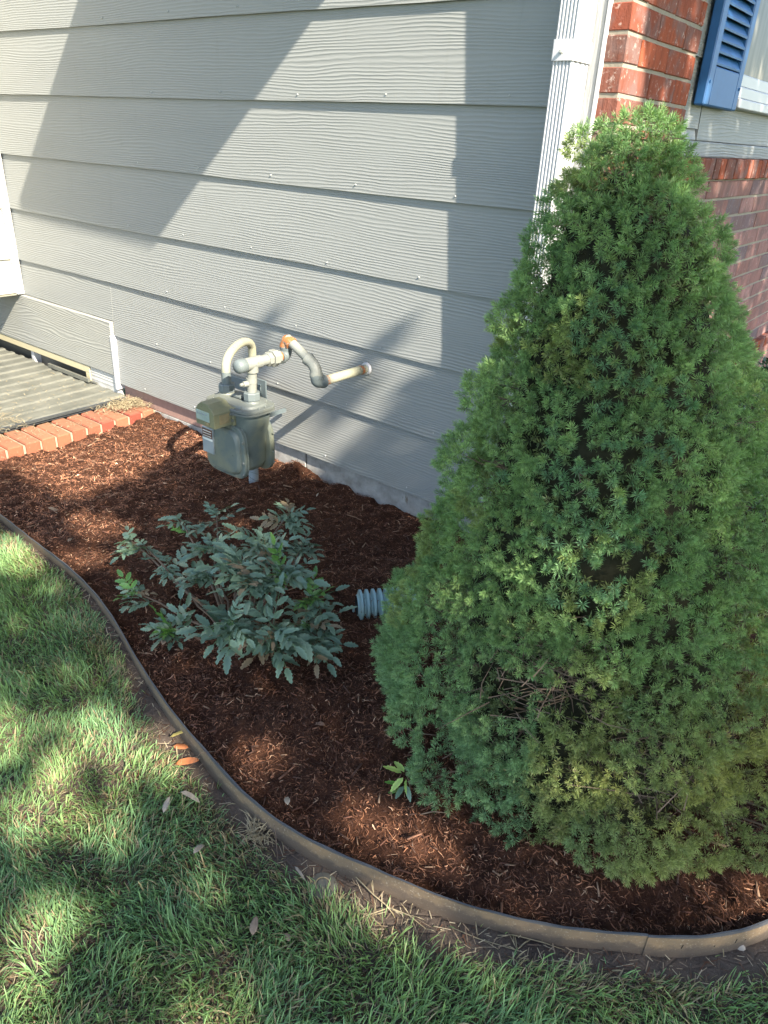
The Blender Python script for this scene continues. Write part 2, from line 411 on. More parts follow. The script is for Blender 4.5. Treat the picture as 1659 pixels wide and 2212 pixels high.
# cheap value noise for placement and relief
_G = RNG.random((64, 64))
def vnoise(x, y, s, seed=0):
    X = np.asarray(x) * s + seed * 7.13 + 100; Y = np.asarray(y) * s + seed * 3.71 + 100
    i = np.floor(X).astype(int); j = np.floor(Y).astype(int); fx = X - i; fy = Y - j
    fx = fx * fx * (3 - 2 * fx); fy = fy * fy * (3 - 2 * fy); g = lambda a, b: _G[a % 64, b % 64]
    return (g(i, j) * (1 - fx) + g(i + 1, j) * fx) * (1 - fy) + (g(i, j + 1) * (1 - fx) + g(i + 1, j + 1) * fx) * fy
def mulch_z(x, y):
    x = np.asarray(x, float); y = np.asarray(y, float)
    z = .008 + .035 * np.clip((y - 1.0) / 1.0, 0, 1)
    z = z + .030 * (vnoise(x, y, 3.2, 1) - .5) + .026 * (vnoise(x, y, 9, 2) - .5) + .024 * (vnoise(x, y, 24, 3) - .5) + .012 * (vnoise(x, y, 52, 4) - .5)
    # little heaps against the foundation
    z = z + .045 * np.clip((y - 1.9) / .15, 0, 1) * (vnoise(x, y * 0, 4.5, 5) - .25)
    z = z + .05 * np.exp(-(((x + 2.02) / .07) ** 2 + ((y - 2.03) / .08) ** 2))
    # hollow where the drain pipe comes out
    z = z - .030 * np.exp(-(((x + 1.22) / .07) ** 2 + ((y - 1.46) / .08) ** 2))
    return z
def soil_z(x, y):
    return -.031 + .026 * np.clip((-1.15 - np.asarray(x)) / .7, 0, 1) + .012 * (vnoise(x, y, 3, 6) - .5) + .010 * (vnoise(x, y, 14, 7) - .5)

# ---- ground sheets
def grid(x0, x1, y0, y1, step, zf, keep, name, mat, snap=0):
    nx = int((x1 - x0) / step) + 1; ny = int((y1 - y0) / step) + 1
    X, Y = np.meshgrid(np.linspace(x0, x1, nx), np.linspace(y0, y1, ny)); P = np.stack([X.ravel(), Y.ravel()], 1)
    Z = zf(P[:, 0], P[:, 1]); V = np.column_stack([P, Z])
    idx = np.arange(nx * ny).reshape(ny, nx)
    F = np.stack([idx[:-1, :-1], idx[:-1, 1:], idx[1:, 1:], idx[1:, :-1]], -1).reshape(-1, 4)
    if keep is not None:
        c = P[F].mean(1); F = F[keep(c)]
        u, inv = np.unique(F, return_inverse=True); V = V[u]; F = inv.reshape(F.shape)
        if snap:
            Q = V[:, :2]; dd = edist(Q); bad = (~inpoly(Q, BEDPOLY) | (dd < snap)) & (dd < .03); T_ = np.gradient(EC, axis=0); T_ /= np.linalg.norm(T_, axis=1)[:, None]; N_ = np.column_stack([-T_[:, 1], T_[:, 0]])
            for b in np.where(bad)[0]:
                best = None
                for i in range(len(EC) - 1):
                    a_ = EC[i]; e_ = EC[i + 1] - a_; t_ = np.clip(((Q[b] - a_) @ e_) / (e_ @ e_), 0, 1); c_ = a_ + t_ * e_; d_ = np.hypot(*(Q[b] - c_))
                    if best is None or d_ < best[0]: best = (d_, c_ + N_[i] * snap)
                V[b, :2] = best[1]
    return np_mesh(name, V, F, mat, smooth=True)
far = MB(); far.box(-80, 80, -80, 80, -.12, -.075); tag(far.build('ground', M['farlawn']), kind='structure')
tag(grid(-4.2, 1.6, -.9, 2.2, .018, lambda x, y: soil_z(x, y) - .06 * (inpoly(np.column_stack([x, y]), BEDPOLY) & (edist(np.column_stack([x, y])) > .020)), None, 'soil', M['soil']), kind='structure')
bed_keep = lambda c: inpoly(c, BEDPOLY) & ~((c[:, 0] < -3.04) & (c[:, 1] > 1.20))
tag(grid(-4.2, .3, .72, 2.12, .011, mulch_z, bed_keep, 'mulch_bed', M['mulch'], .0052), kind='structure')
mb = MB(); 
mb.box(-.86, .19, 2.12, 6.4, -.05, .03); tag(mb.build('side_bed', M['mulch']), kind='structure')

# ------------------------------------------------------------------ the house
house = tag(empty('house', (-1, 2.1, 0)), 'grey sided house corner with brick pilaster, brick wainscot and blue shutter', 'house')
def H(o): o.parent = house; o.matrix_parent_inverse = Matrix.Translation((-1, 2.1, 0)).inverted(); return o
def sub(parent_obj, o): o.parent = parent_obj; return o
# backing wall for siding
wb = MB(); wb.box(-6.2, -.97, D + .030, D + .15, .13, 3.4); wall = H(wb.build('siding_wall', M['siding']))
def board(z0, z1, x0, x1, parent, lead=0.):
    n = 40; mb = MB(); rings = []
    for i in range(n + 1):
        x = x0 + (x1 - x0) * i / n; w = .0012 * math.sin(x * 3.1 + z0 * 9) + random.uniform(-.0004, .0004)
        wy = .0012 * math.sin(x * 2.3 + z0 * 5)
        rings.append([(x, D + wy, z0 + w), (x, D + .012 + wy, z1 + .02), (x, D + .022 + wy, z1 + .02), (x, D + .010 + wy, z0 + w)])
    mb.loft(rings); o = mb.build('siding_board', M['siding'], parent); return o
for i in range(len(LAPS) - 1):
    z0, z1 = LAPS[i], LAPS[i + 1]
    x0 = -3.303 if z0 < .3 else (-3.303 if z0 < .45 else -4.168)
    o = board(z0, z1, x0, -1.015, wall)
    if .3 < z0 < .45:
        mb = MB(); mb.loft([[(x, D + .003, .470), (x, D + .012, z1 + .02), (x, D + .022, z1 + .02), (x, D + .013, .470)] for x in np.linspace(-4.168, -3.3035, 20)]); mb.build('siding_board', M['siding'], wall)
    nm = MB(); xs = np.arange(-3.1 + .13 * (i % 3), -1.2, .4065)
    for x in xs:
        zz = z0 + .022 + random.uniform(-.004, .004); x += random.uniform(-.02, .02)
        nm.tube([(x, D + .003, zz), (x, D - .0015, zz), (x, D - .003, zz)], [.0026, .0026, .0012], 6)
    sub(o, tag(nm.build('nail_heads', M['nail']), kind='stuff'))
# foundation strip below the siding
fb = MB()
xs = [-3.16, -2.62, -2.35, -2.06, -1.995, -1.99, -1.50, -.93]
fb.cbox(-2.62, -2.004, D + .020, D + .2, -.15, .146, .003); fb.cbox(-2.000, -.94, D + .023, D + .2, -.15, .147, .003)
fnd = H(fb.build('foundation', M['concrete']))
fb = MB(); fb.box(-3.30, -2.625, D + .018, D + .2, -.15, .065); sub(fnd, fb.build('foundation_footing', M['concrete']))
fb = MB(); fb.box(-3.30, -2.625, D + .022, D + .2, .069, .147); sub(fnd, fb.build('foundation_face', M['foundpink']))
# rough panel above the basement window, frame, opening
pb = MB(); pb.cbox(-4.9, -3.309, D - .016, D + .028, .19, .466, .003); H(pb.build('rough_panel', M['panel']))
pb = MB(); pb.cbox(-3.318, -3.304, D - .020, D + .028, .12, .398, .002); H(pb.build('panel_edge_strip', M['white']))
pb = MB(); pb.cbox(-3.56, -3.320, D - .006, D + .028, .03, .188, .003); H(pb.build('lower_trim_board', M['trim']))
bw = MB(); bw.box(-4.9, -3.56, D + .07, D + .09, -.02, .19)
bwin = H(bw.build('basement_window', M['dark']))
def fr(x0, x1, y0, y1, z0, z1, nm, mt=M['cream'], p=bwin):
    q = MB(); q.cbox(x0, x1, y0, y1, z0, z1, .002); return sub(p, q.build(nm, mt))
fr(-4.9, -3.562, D - .012, D + .03, .150, .188, 'window_frame'); fr(-3.60, -3.562, D - .012, D + .03, .02, .149, 'window_frame')
fr(-4.19, -4.16, D + .0, D + .05, .02, .149, 'window_mullion', M['white']); fr(-4.9, -3.602, D + .04, D + .05, .0, .148, 'pane', M['pane'])
# bump-out wall at the left, facing the garden side
bo = MB(); bo.box(-4.5, -4.186, .2, D - .02, .474, 3.2); bump_o = H(bo.build('bay_wall', M['siding_light']))
for z0, z1 in zip([.478] + LAPS[2:-1], LAPS[2:]):
    mb = MB(); rings = []
    for y in np.linspace(.2, D - .035, 12):
        rings.append([(-4.168, y, z0), (-4.180, y, z1 + .01), (-4.186, y, z1 + .01), (-4.178, y, z0)])
    mb.loft(rings); sub(bump_o, mb.build('siding_board', M['siding_light']))
mb = MB(); mb.cbox(-4.18, -4.150, D - .035, D + .004, .472, 3.2, .002); sub(bump_o, mb.build('corner_strip', M['trim']))
mb = MB(); mb.box(-4.5, -4.17, .2, D - .02, .466, .4735); sub(bump_o, mb.build('soffit', M['soffit']))
mb = MB(); mb.box(-5.2, -4.9, .2, 2.1, -.1, .47); sub(bump_o, mb.build('recess_wall', M['soffit']))
# eave of the roof above the siding (it casts the slanting shadow band)
mb = MB(); mb.add([(-.85, 1.39, 2.6), (-2.02, 1.40, 2.6), (-2.27, 1.76, 2.6), (-2.42, 2.04, 2.6), (-.85, 2.04, 2.6),
                   (-.85, 1.39, 2.66), (-2.02, 1.40, 2.66), (-2.27, 1.76, 2.66), (-2.42, 2.04, 2.66), (-.85, 2.04, 2.66)],
                  [(0, 1, 2, 3, 4), (9, 8, 7, 6, 5), (0, 5, 6, 1), (1, 6, 7, 2), (2, 7, 8, 3), (3, 8, 9, 4), (4, 9, 5, 0)])
H(mb.build('eave', M['white']))
# corner trim
ct = MB(); ct.cbox(-1.012, -.938, D - .012, D + .03, .10, 3.2, .003); trim = H(ct.build('corner_trim', M['trimz']))
ct = MB(); ct.cbox(-.9375, -.9315, D - .016, D + .03, .10, 3.2, .0015); sub(trim, ct.build('caulk_bead', M['white']))
# downspout: ribbed front, strap with screw
def ribbed(x0, x1, y0, y1, z0, z1, ribs):
    prof = []
    n = ribs; w = (x1 - x0 - .008) / n
    prof.append((x0, y1)); prof.append((x0, y0 + .004)); prof.append((x0 + .004, y0))
    for k in range(n):
        a = x0 + .004 + w * k
        prof += [(a + w * .12, y0), (a + w * .34, y0 + .0035), (a + w * .62, y0 + .0035), (a + w * .84, y0)]
    prof += [(x1 - .004, y0), (x1, y0 + .004)]
    hh = (y1 - y0 - .006)
    for k in range(3):
        a = y0 + .006 + hh * k / 3
        prof += [(x1, a + hh * .05), (x1 - .0025, a + hh * .12), (x1 - .0025, a + hh * .2), (x1, a + hh * .27)]
    prof.append((x1, y1))
    return prof
dsp = MB(); pr = ribbed(-1.022, -.966, 1.945, D - .014, .2, 3.2, 5)
dsp.loft([[(x, y, z) for x, y in pr] for z in (.12, 1.0, 1.6, 3.2)])
ds = H(dsp.build('downspout', M['white']))
st = MB(); st.loft([[(x, y, z) for x, y in [(-1.052, D - .013), (-1.052, D - .0155), (-1.0255, D - .0155), (-1.0255, 1.9455), (-1.0215, 1.9415), (-.9665, 1.9415), (-.9625, 1.9455), (-.9625, D - .013), (-.9655, D - .013), (-.9655, 1.9445), (-1.0225, 1.9445), (-1.0225, D - .013)]] for z in (1.537, 1.583)])
sto = sub(ds, st.build('strap', M['white']))
sc = MB(); sc.tube([(-.998, 1.943, 1.556), (-.998, 1.9365, 1.556), (-.998, 1.935, 1.556)], [.005, .005, .003], 8); sub(ds, sc.build('screw', M['nail']))

# bricks
BR = {}
def brick_mesh(L, T, Hh, k, b=.0022):
    key = (round(L, 3), round(T, 3), round(Hh, 3), k)
    if key not in BR:
        q = MB(); random.seed(hash(key) % 9999); q.cbox(-T, 0, 0, L, 0, Hh, b, .0012)
        o = q.build('brick', M['brick']); BR[key] = o.data; bpy.data.objects.remove(o)
    return BR[key]
def put_brick(parent, x, y, z, L, T, Hh, mat=None, rot=0.):
    me = brick_mesh(L, T, Hh, random.randrange(3))
    if mat is not None:
        kk = (me.name, mat.name)
        if kk not in BR: m2 = me.copy(); m2.materials[0] = mat; BR[kk] = m2
        me = BR[kk]
    o = bpy.data.objects.new('brick', me); o.location = (x, y, z); o.rotation_euler = (0, 0, rot); link(o, parent); return o
BX = -.876; CH = .0677; BH = .0585
mp = MB(); mp.box(-1.0, BX - .0045, D + .002, 2.570, 0, 3.1); pil = H(mp.build('brick_pilaster', M['mortar']))
Z0 = 1.334 - 19 * CH
def wl_bricks(parent, y0, y1, z0, ncourse, mat, first=0):
    random.seed(5)
    for c in range(ncourse):
        z = z0 + c * CH + .0045; y = y0; st = (c % 2)
        L = .095 if st else .195
        while y < y1 - .02:
            LL = min(L, y1 - y); jx = random.uniform(-.002, .0015)
            if LL > .03: o = put_brick(None, BX + jx, y + .0015, z, round(LL - .003, 3), .092, BH, mat); o.parent = parent; o.matrix_parent_inverse = parent.matrix_world.inverted()
            y += LL; L = .1985
random.seed(3)
# (pilaster parented objects: house sits at (-1,2.1,0), meshes are in world space through the parent inverse)
wl_bricks(pil, D - .002, 2.572, Z0 + 9 * CH, 18, M['brick_red'])
mw = MB(); mw.box(-1.0, BX - .0045, 2.5735, 6.0, -.1, 1.264); wain = H(mw.build('brick_wall', M['mortar']))
wl_bricks(wain, 2.574, 5.4, 1.264 - 19 * CH, 19, M['brick'])
# rowlock sill
rs = MB(); rs.box(-.97, BX + .004, 2.5735, 6.0, 1.2645, 1.322); sill = H(rs.build('rowlock_sill', M['mortar']))
y = 2.576; random.seed(9)
while y < 5.6:
    b = random.uniform(.054, .060); o = put_brick(None, BX + .016 + random.uniform(-.002, .002), y, 1.266 + random.uniform(-.001, .001), round(b, 3), .11, .068, M['brick_red']); sub(sill, o); o.rotation_euler = (0, 0, 0); y += b + .0065
# projecting ledge bricks at the foot of the brick wall
lg = MB(); lg.box(-.95, BX + .012, 2.58, 6.0, .395, .452); led = H(lg.build('brick_ledge', M['mortar']))
y = 3.6
while y < 5.6:
    o = put_brick(None, BX + .03, y, .398, .097, .1, .058, M['brick_red']); sub(led, o); y += .105
# recessed siding beside the shutter
RX = -.945
rw = MB(); rw.box(-1.06, RX - .02, 2.573, 6.0, 1.30, 3.1); rwall = H(rw.build('recessed_wall', M['siding_y']))
rw = MB(); rw.cbox(RX - .03, RX + .026, 2.5725, 6.0, 1.334, 1.384, .004); sub(rwall, rw.build('sill_board', M['siding_y']))
for z0, z1, ya, yb in [(1.388, 1.418, 2.574, 2.93), (1.422, 1.62, 2.574, 2.93), (1.624, 1.83, 2.574, 2.93), (1.834, 2.1, 2.574, 2.93), (1.388, 1.60, 2.945, 6.0)]:
    mb = MB(); mb.loft([[(RX, y, z0), (RX - .010, y, z1 + .006), (RX - .02, y, z1 + .006), (RX - .012, y, z0)] for y in np.linspace(ya, yb, 8)])
    sub(rwall, mb.build('siding_board', M['siding_y']))
# shutter
sy0, sy1, sz0 = 2.813, 3.19, 1.49
sx = -.906
sh = MB(); sh.cbox(sx - .034, sx, sy0, sy0 + .052, sz0, 2.6, .004); shut = H(sh.build('shutter', M['blue']))
for a in [(sy1 - .052, sy1, sz0, 2.6), (sy0 + .0525, sy1 - .0525, sz0 + .0005, sz0 + .115)]:
    q = MB(); q.cbox(sx - .033, sx - .0006, *a, .004); sub(shut, q.build('shutter_rail', M['blue']))
q = MB(); q.box(sx - .034, sx - .028, sy0 + .05, sy1 - .05, sz0 + .11, 2.6); sub(shut, q.build('shutter_back', M['dark']))
z = sz0 + .118
while z < 2.5:
    q = MB(); q.add([(sx - .002, sy0 + .053, z), (sx - .002, sy1 - .053, z), (sx - .027, sy1 - .053, z + .034), (sx - .027, sy0 + .053, z + .034),
                     (sx - .001, sy0 + .053, z + .006), (sx - .001, sy1 - .053, z + .006), (sx - .024, sy1 - .053, z + .038), (sx - .024, sy0 + .053, z + .038)],
                    [(0, 3, 2, 1), (4, 5, 6, 7), (0, 1, 5, 4), (1, 2, 6, 5), (2, 3, 7, 6), (3, 0, 4, 7)])
    sub(shut, q.build('louver', M['blue'])); z += .033
for yy in (sy0 + .02, sy1 - .018):
    q = MB(); q.tube([(sx - .002, yy, sz0 + .068), (sx + .003, yy, sz0 + .068)], .005, 8); sub(shut, q.build('shutter_screw', M['blue']))
# window to the right of the shutter
wn_ = MB(); wn_.box(-.99, -.960, 3.20, 5.2, 1.60, 3.0); win = H(wn_.build('window', M['pane']))
for a in [(3.196, 3.222, 1.502, 3.0), (3.2225, 5.2, 1.572, 1.612), (3.2225, 5.2, 1.534, 1.5715), (3.2225, 5.2, 1.502, 1.5335)]:
    q = MB(); q.cbox(-.98, -.925 + (.008 if a[2] == 1.534 else (.016 if a[2] == 1.502 and a[0] > 3.2 else 0)), *a, .003); sub(win, q.build('window_frame', M['white']))

# ------------------------------------------------------------------ gas meter
MX, MY = -1.898, 1.632
meter = tag(empty('gas_meter', (MX, MY, 0)), 'grey gas meter with curved riser pipe and rusty outlet pipe running into the siding', 'gas meter')
MI = Matrix.Translation((MX, MY, 0)).inverted()
def G(o, p=None):
    o.parent = p or meter
    if p is None: o.matrix_parent_inverse = MI
    return o
def superell(cx, cz, a, b, n=4., N=40, ax='y', pos=0., skew=0.):
    out = []
    for k in range(N):
        t = 2 * math.pi * k / N; c, s = math.cos(t), math.sin(t)
        u = a * math.copysign(abs(c) ** (2 / n), c); v = b * math.copysign(abs(s) ** (2 / n), s)
        u *= (1 - skew * max(0, v / b))
        out.append((cx + u, pos, cz + v) if ax == 'y' else (cx + u, cz + v, pos))
    return out
def bolts(pts, axis, r=.0058, h=.008, par=None):
    for p in pts:
        q = MB(); a = Vector(p); d = Vector(axis)
        q.tube([a, a + d * h * .6, a + d * h], [r, r, r * .6], 6); G(q.build('bolt', M['meter_lid']), par)
CZc = .345
# front cover (faces the lawn)
fc = MB(); fc.loft([superell(MX, CZc, a, b, n, 48, 'y', y, .10) for a, b, n, y in
    [(.094, .088, 5, 1.575), (.1035, .098, 5, 1.5745), (.1035, .098, 5, 1.5672), (.1005, .095, 5, 1.5668), (.1005, .095, 5, 1.5652), (.1035, .098, 5, 1.5648), (.1035, .098, 5, 1.5575), (.1015, .096, 5, 1.5560), (.0885, .0835, 4.5, 1.5555), (.0865, .0815, 4.2, 1.5470), (.080, .075, 4, 1.5400), (.050, .045, 4, 1.5375)]])
front = G(fc.build('front_cover', M['meter'], autosmooth=28))
bolts([(MX + x, 1.560, CZc + z) for x, z in [(.094, .045), (.095, -.03), (.092, -.075), (.05, -.090), (-.01, -.091), (-.06, -.088), (-.094, -.05), (-.094, .02), (.04, .090)]], (0, -1, 0))
bc = MB(); bc.loft([superell(MX, CZc, a, b, n, 48, 'y', y, .10) for a, b, n, y in
    [(.094, .088, 5, 1.675), (.1025, .097, 5, 1.676), (.1035, .098, 5, 1.684), (.1035, .098, 5, 1.694), (.100, .0945, 5, 1.700), (.086, .08, 4.5, 1.712), (.06, .055, 4, 1.722)]])
G(bc.build('back_cover', M['meter'], autosmooth=50))
bolts([(MX + .1035, 1.689, CZc + z) for z in (.05, -.02, -.06)], (1, 0, 0), .004, .006)
bd = MB(); bd.loft([superell(MX + dx, MY, a, b, n, 40, 'z', z) for dx, a, b, n, z in
    [(0, .05, .03, 3, .258), (0, .078, .048, 3.5, .268), (0, .088, .056, 4, .29), (0, .089, .057, 4, .36), (.002, .094, .062, 4, .40), (.004, .100, .066, 4, .44), (.004, .104, .070, 4, .488)]])
G(bd.build('meter_body', M['meter'], autosmooth=50))
ld = MB(); ld.loft([superell(MX + .004, MY, a, b, 3.2, 44, 'z', z) for a, b, z in
    [(.112, .075, .484), (.1235, .0845, .4845), (.1235, .0845, .4915), (.1205, .0815, .4920), (.1205, .0815, .4932), (.1235, .0845, .4937), (.1235, .0845, .5015), (.1215, .0825, .503), (.102, .064, .5035), (.098, .060, .5105), (.088, .051, .5145), (.06, .03, .516)]])
G(ld.build('meter_lid', M['meter_lid'], autosmooth=28))
bolts([(MX + .004 + .112 * math.cos(a), MY + .074 * math.sin(a), .503) for a in np.linspace(.2, 6.1, 9)], (0, 0, 1), .0045, .006)
bolts([(MX + .004 + .112 * math.cos(a), MY + .076 * math.sin(a), .486) for a in (-.3, -.8, -1.3, -2.2)], (0, 0, -1), .004, .012)
q = MB(); q.cbox(MX - .02, MX + .03, MY - .02, MY + .02, .517, .528, .003); G(q.build('valve_cover', M['meter_lid']))
q = MB(); q.tube([(MX + .0, MY + .035, .515), (MX + .0, MY + .035, .538)], .009, 8); G(q.build('plug', M['pipe_grey']))
# index box
ix0, ix1, iy0, iy1 = MX - .048, MX + .047, 1.478, 1.556
q = MB(); pr = [(ix0, .448), (ix1, .448), (ix1, .497), (ix1 - .010, .513), (ix1 - .03, .528), (ix0 + .030, .530), (ix0 + .012, .517), (ix0, .500)]
q.loft([[(MX + (x - MX) * s, y, .49 + (z - .49) * s) for x, z in pr] for y, s in ((iy0, .97), (iy0 + .003, 1.), (iy1, 1.))]); idx = G(q.build('index_box', M['index']))
q = MB(); q.cbox(MX - .035, MX + .055, iy1 - .002, iy1 + .03, .44, .505, .005); G(q.build('index_mount', M['index']))
q = MB(); q.cbox(ix0 + .004, ix0 + .072, iy0 - .0015, iy0 + .002, .466, .500, .0006); G(q.build('dial_plate', M['index_face']), idx)
for k in range(4):
    q = MB(); cx = ix0 + .013 + .0145 * k; q.tube([(cx, iy0 - .0016, .490), (cx, iy0 - .003, .490)], .0042, 10); G(q.build('dial', M['label_metal']), idx)
q = MB(); q.cbox(ix0 + .050, ix0 + .070, iy0 - .003, iy0, .453, .464, .0005); G(q.build('index_label', M['index_window']), idx)
q = MB(); q.cbox(ix1 - .001, ix1 + .0015, iy0 + .022, iy1 - .014, .458, .492, .0006); G(q.build('index_window', M['index_window']), idx)
for yy, zz in ((iy1 - .006, .485), (iy1 - .002, .462)):
    q = MB(); q.tube([(ix1 - .002, yy, zz), (ix1 + .006, yy, zz)], .005, 8); G(q.build('index_screw', M['meter_lid']), idx)
# badge plate on the front cover
q = MB(); q.cbox(MX - .090, MX - .032, 1.5315, 1.5385, .318, .412, .0008); bdg = G(q.build('badge', M['label_metal']))
q = MB(); q.box(MX - .087, MX - .035, 1.5305, 1.5314, .376, .408); G(q.build('badge_print', M['label_brown']), bdg)
q = MB(); q.box(MX - .087, MX - .035, 1.5305, 1.5314, .366, .373)
for r_ in range(3):
    x = MX - .083
    while x < MX - .040:
        w = random.uniform(.002, .005); q.box(x, x + w, 1.5296, 1.5304, .402 - .0095 * r_ - .003, .402 - .0095 * r_); x += w + .0018
G(q.build('badge_lettering', M['label_white']), bdg)
# swivels, nuts, pipes
def ring_nut(c, r, h, name='union_nut', mat='pipe_grey', axis=(0, 0, 1), n=8, par=None):
    a = Vector(c); d = Vector(axis).normalized(); q = MB()
    q.tube([a, a + d * h * .12, a + d * h * .88, a + d * h], [r * .9, r, r, r * .9], n); return G(q.build(name, M[mat], autosmooth=30), par)
LX, RX_ = -1.963, -1.833
for X_ in (LX, RX_):
    q = MB(); q.tube([(X_, MY, .505), (X_, MY, .512), (X_, MY, .522)], [.034, .030, .024], 20); G(q.build('connection_boss', M['meter_lid'], autosmooth=40))
    ring_nut((X_, MY, .521), .029, .030)
RI = Vector((-2.078, 1.86, 0))
arc = [(LX, MY, .552), (LX, MY, .58), (LX, MY, .598)]
c0 = Vector((LX, MY, .598)); c1 = Vector((RI.x, RI.y, .598)); mid = (c0 + c1) / 2; rr = (c1 - c0).length / 2
for k in range(1, 14):
    a = math.pi * k / 14; p = mid + (c0 - mid) * math.cos(a); arc.append((p.x, p.y, .598 + .060 * math.sin(a) ** .8))
arc += [(RI.x, RI.y, .57), (RI.x, RI.y, .35)]
q = MB(); q.tube(arc, .0155, 20); G(q.build('gooseneck_pipe', M['pipe_cream'], smooth=True))
q = MB(); q.tube([(LX, MY, .550), (LX, MY, .592)], .0165, 20); G(q.build('pipe_sleeve', M['pipe_grey'], autosmooth=40))
q = MB(); q.tube([(RI.x, RI.y, .40), (RI.x, RI.y, .16)], .0165, 18); G(q.build('riser_pipe', M['pipe_grey'], autosmooth=40))
q = MB(); q.tube([(RI.x - .016, RI.y, .225), (RI.x - .016, RI.y, .18), (RI.x - .018, RI.y, .15), (RI.x - .018, RI.y, -.02)], [.024, .026, .021, .0195], 16)
tp = G(q.build('taped_riser', M['tape'], autosmooth=40))
q = MB()
for k in range(6): 
    z = .15 - k * .02; q.tube([(RI.x - .018 + .0205 * math.cos(a), RI.y + .0205 * math.sin(a), z + .012 * math.sin(a + k)) for a in np.linspace(0, 6.28, 14)], .0012, 4)
G(q.build('tape_edge', M['bracket']), tp)
q = MB(); q.cbox(-2.29, -2.09, 1.905, 1.911, .408, .456, .001); br = G(q.build('bracket_bar', M['bracket']))
q = MB(); q.tube([(-2.20, 1.906, .432), (-2.20, 1.898, .432)], .007, 8); G(q.build('bolt', M['bracket']), br)
q = MB(); q.cbox(-2.118, -2.066, 1.912, 1.918, .30, .475, .001); q.box(-2.10, -2.09, 1.9185, 2.045, .31, .325); G(q.build('bracket_plate', M['bracket']))
# outlet: vertical pipe, tee run towards wall, union, elbows, 45, stub
TX, TZ, EY = -1.826, .651, 1.791
q = MB(); q.tube([(RX_, MY, .549), (TX, MY, TZ)], .0165, 18); G(q.build('outlet_pipe', M['pipe'], autosmooth=40))
q = MB(); q.tube([(RX_ + .001, MY, .582), (RX_ + .001, MY, .6)], .019, 14); q.tube([(RX_, MY - .01, .582), (RX_ - .004, MY - .034, .582)], .010, 10); q.tube([(RX_ - .004, MY - .032, .582), (RX_ - .006, MY - .046, .582)], .0055, 6)
G(q.build('test_tap', M['pipe'], autosmooth=40))
q = MB(); q.tube([(TX, MY - .036, TZ), (TX, MY - .030, TZ), (TX, MY + .035, TZ), (TX, MY + .037, TZ)], [.0205, .0215, .0215, .019], 20); q.tube([(TX, MY, TZ), (TX, MY, TZ - .030)], .0205, 18)
G(q.build('tee', M['pipe'], autosmooth=40))
q = MB(); q.tube([(TX, MY - .034, TZ), (TX, MY - .036, TZ), (TX, MY - .062, TZ), (TX, MY - .070, TZ), (TX, MY - .074, TZ)], [.023, .0245, .0235, .018, .006], 20); G(q.build('end_cap', M['pipe_grey'], autosmooth=60))
q = MB(); q.tube([(TX, MY + .03, TZ), (TX, 1.715, TZ)], .0185, 18); G(q.build('nipple', M['pipe'], autosmooth=40))
ring_nut((TX, 1.698, TZ), .025, .018, mat='pipe', axis=(0, 1, 0)); ring_nut((TX, 1.718, TZ), .030, .024, mat='pipe', axis=(0, 1, 0)); ring_nut((TX, 1.744, TZ), .024, .010, mat='pipe', axis=(0, 1, 0))
q = MB(); q.tube([(TX, 1.75, TZ), (TX, 1.778, TZ)], .0175, 16); G(q.build('nipple', M['pipe_rust'], autosmooth=40))
def elbow(p0, pc, p1, r, name, mat):
    p0, pc, p1 = Vector(p0), Vector(pc), Vector(p1); pts = []; 
    for k in range(9):
        t = k / 8; pts.append(p0 * (1 - t) ** 2 + pc * 2 * t * (1 - t) + p1 * t * t)
    d0 = (p0 - pc).normalized(); d1 = (p1 - pc).normalized()
    pts = [p0 + d0 * .008, p0 + d0 * .0005] + pts[1:-1] + [p1 + d1 * .0005, p1 + d1 * .008]
    rs = [r * 1.13, r * 1.13] + [r] * 7 + [r * 1.13, r * 1.13]
    q = MB(); q.tube(pts, rs, 18); return G(q.build(name, M[mat], autosmooth=50))
elbow((TX, EY - .020, TZ - .004), (TX, EY, TZ - .004), (TX, EY, TZ + .022), .0205, 'elbow', 'pipe_grey')
elbow((TX, EY, TZ + .036), (TX, EY, .712), (TX + .022, EY, .698), .0200, 'elbow', 'pipe_rust')
q = MB(); q.tube([(TX + .006, EY, .710), (-1.700, EY, .648)], .0165, 18); G(q.build('slanted_pipe', M['pipe'], autosmooth=40))
elbow((-1.716, EY, .656), (-1.682, EY, .640), (-1.682, EY, .616), .0205, 'elbow', 'pipe')
q = MB(); q.tube([(-1.681, EY, .614), (-1.681, EY, .604)], .0175, 16); G(q.build('nipple', M['pipe_rust'], autosmooth=40))
elbow((-1.680, EY, .602), (-1.679, EY - .004, .583), (-1.678, EY + .026, .583), .0210, 'elbow', 'pipe_grey')
q = MB(); q.tube([(-1.678, EY + .03, .583), (-1.677, EY + .052, .583)], .0172, 16); G(q.build('nipple', M['pipe_rust'], autosmooth=40))
q = MB(); q.tube([(-1.677, EY + .05, .583), (-1.675, D + .03, .583)], .0165, 18); G(q.build('wall_pipe', M['pipe_cream'], autosmooth=40))
q = MB(); q.tube([(-1.675, D - .035, .5835), (-1.675, D - .022, .5835)], .0172, 18); G(q.build('rust_patch', M['pipe_rust'], autosmooth=40))
q = MB(); q.tube([(-1.675, D - .006, .583), (-1.675, D + .004, .583)], [.021, .024], 14); G(q.build('caulk_ring', M['white'], autosmooth=40))

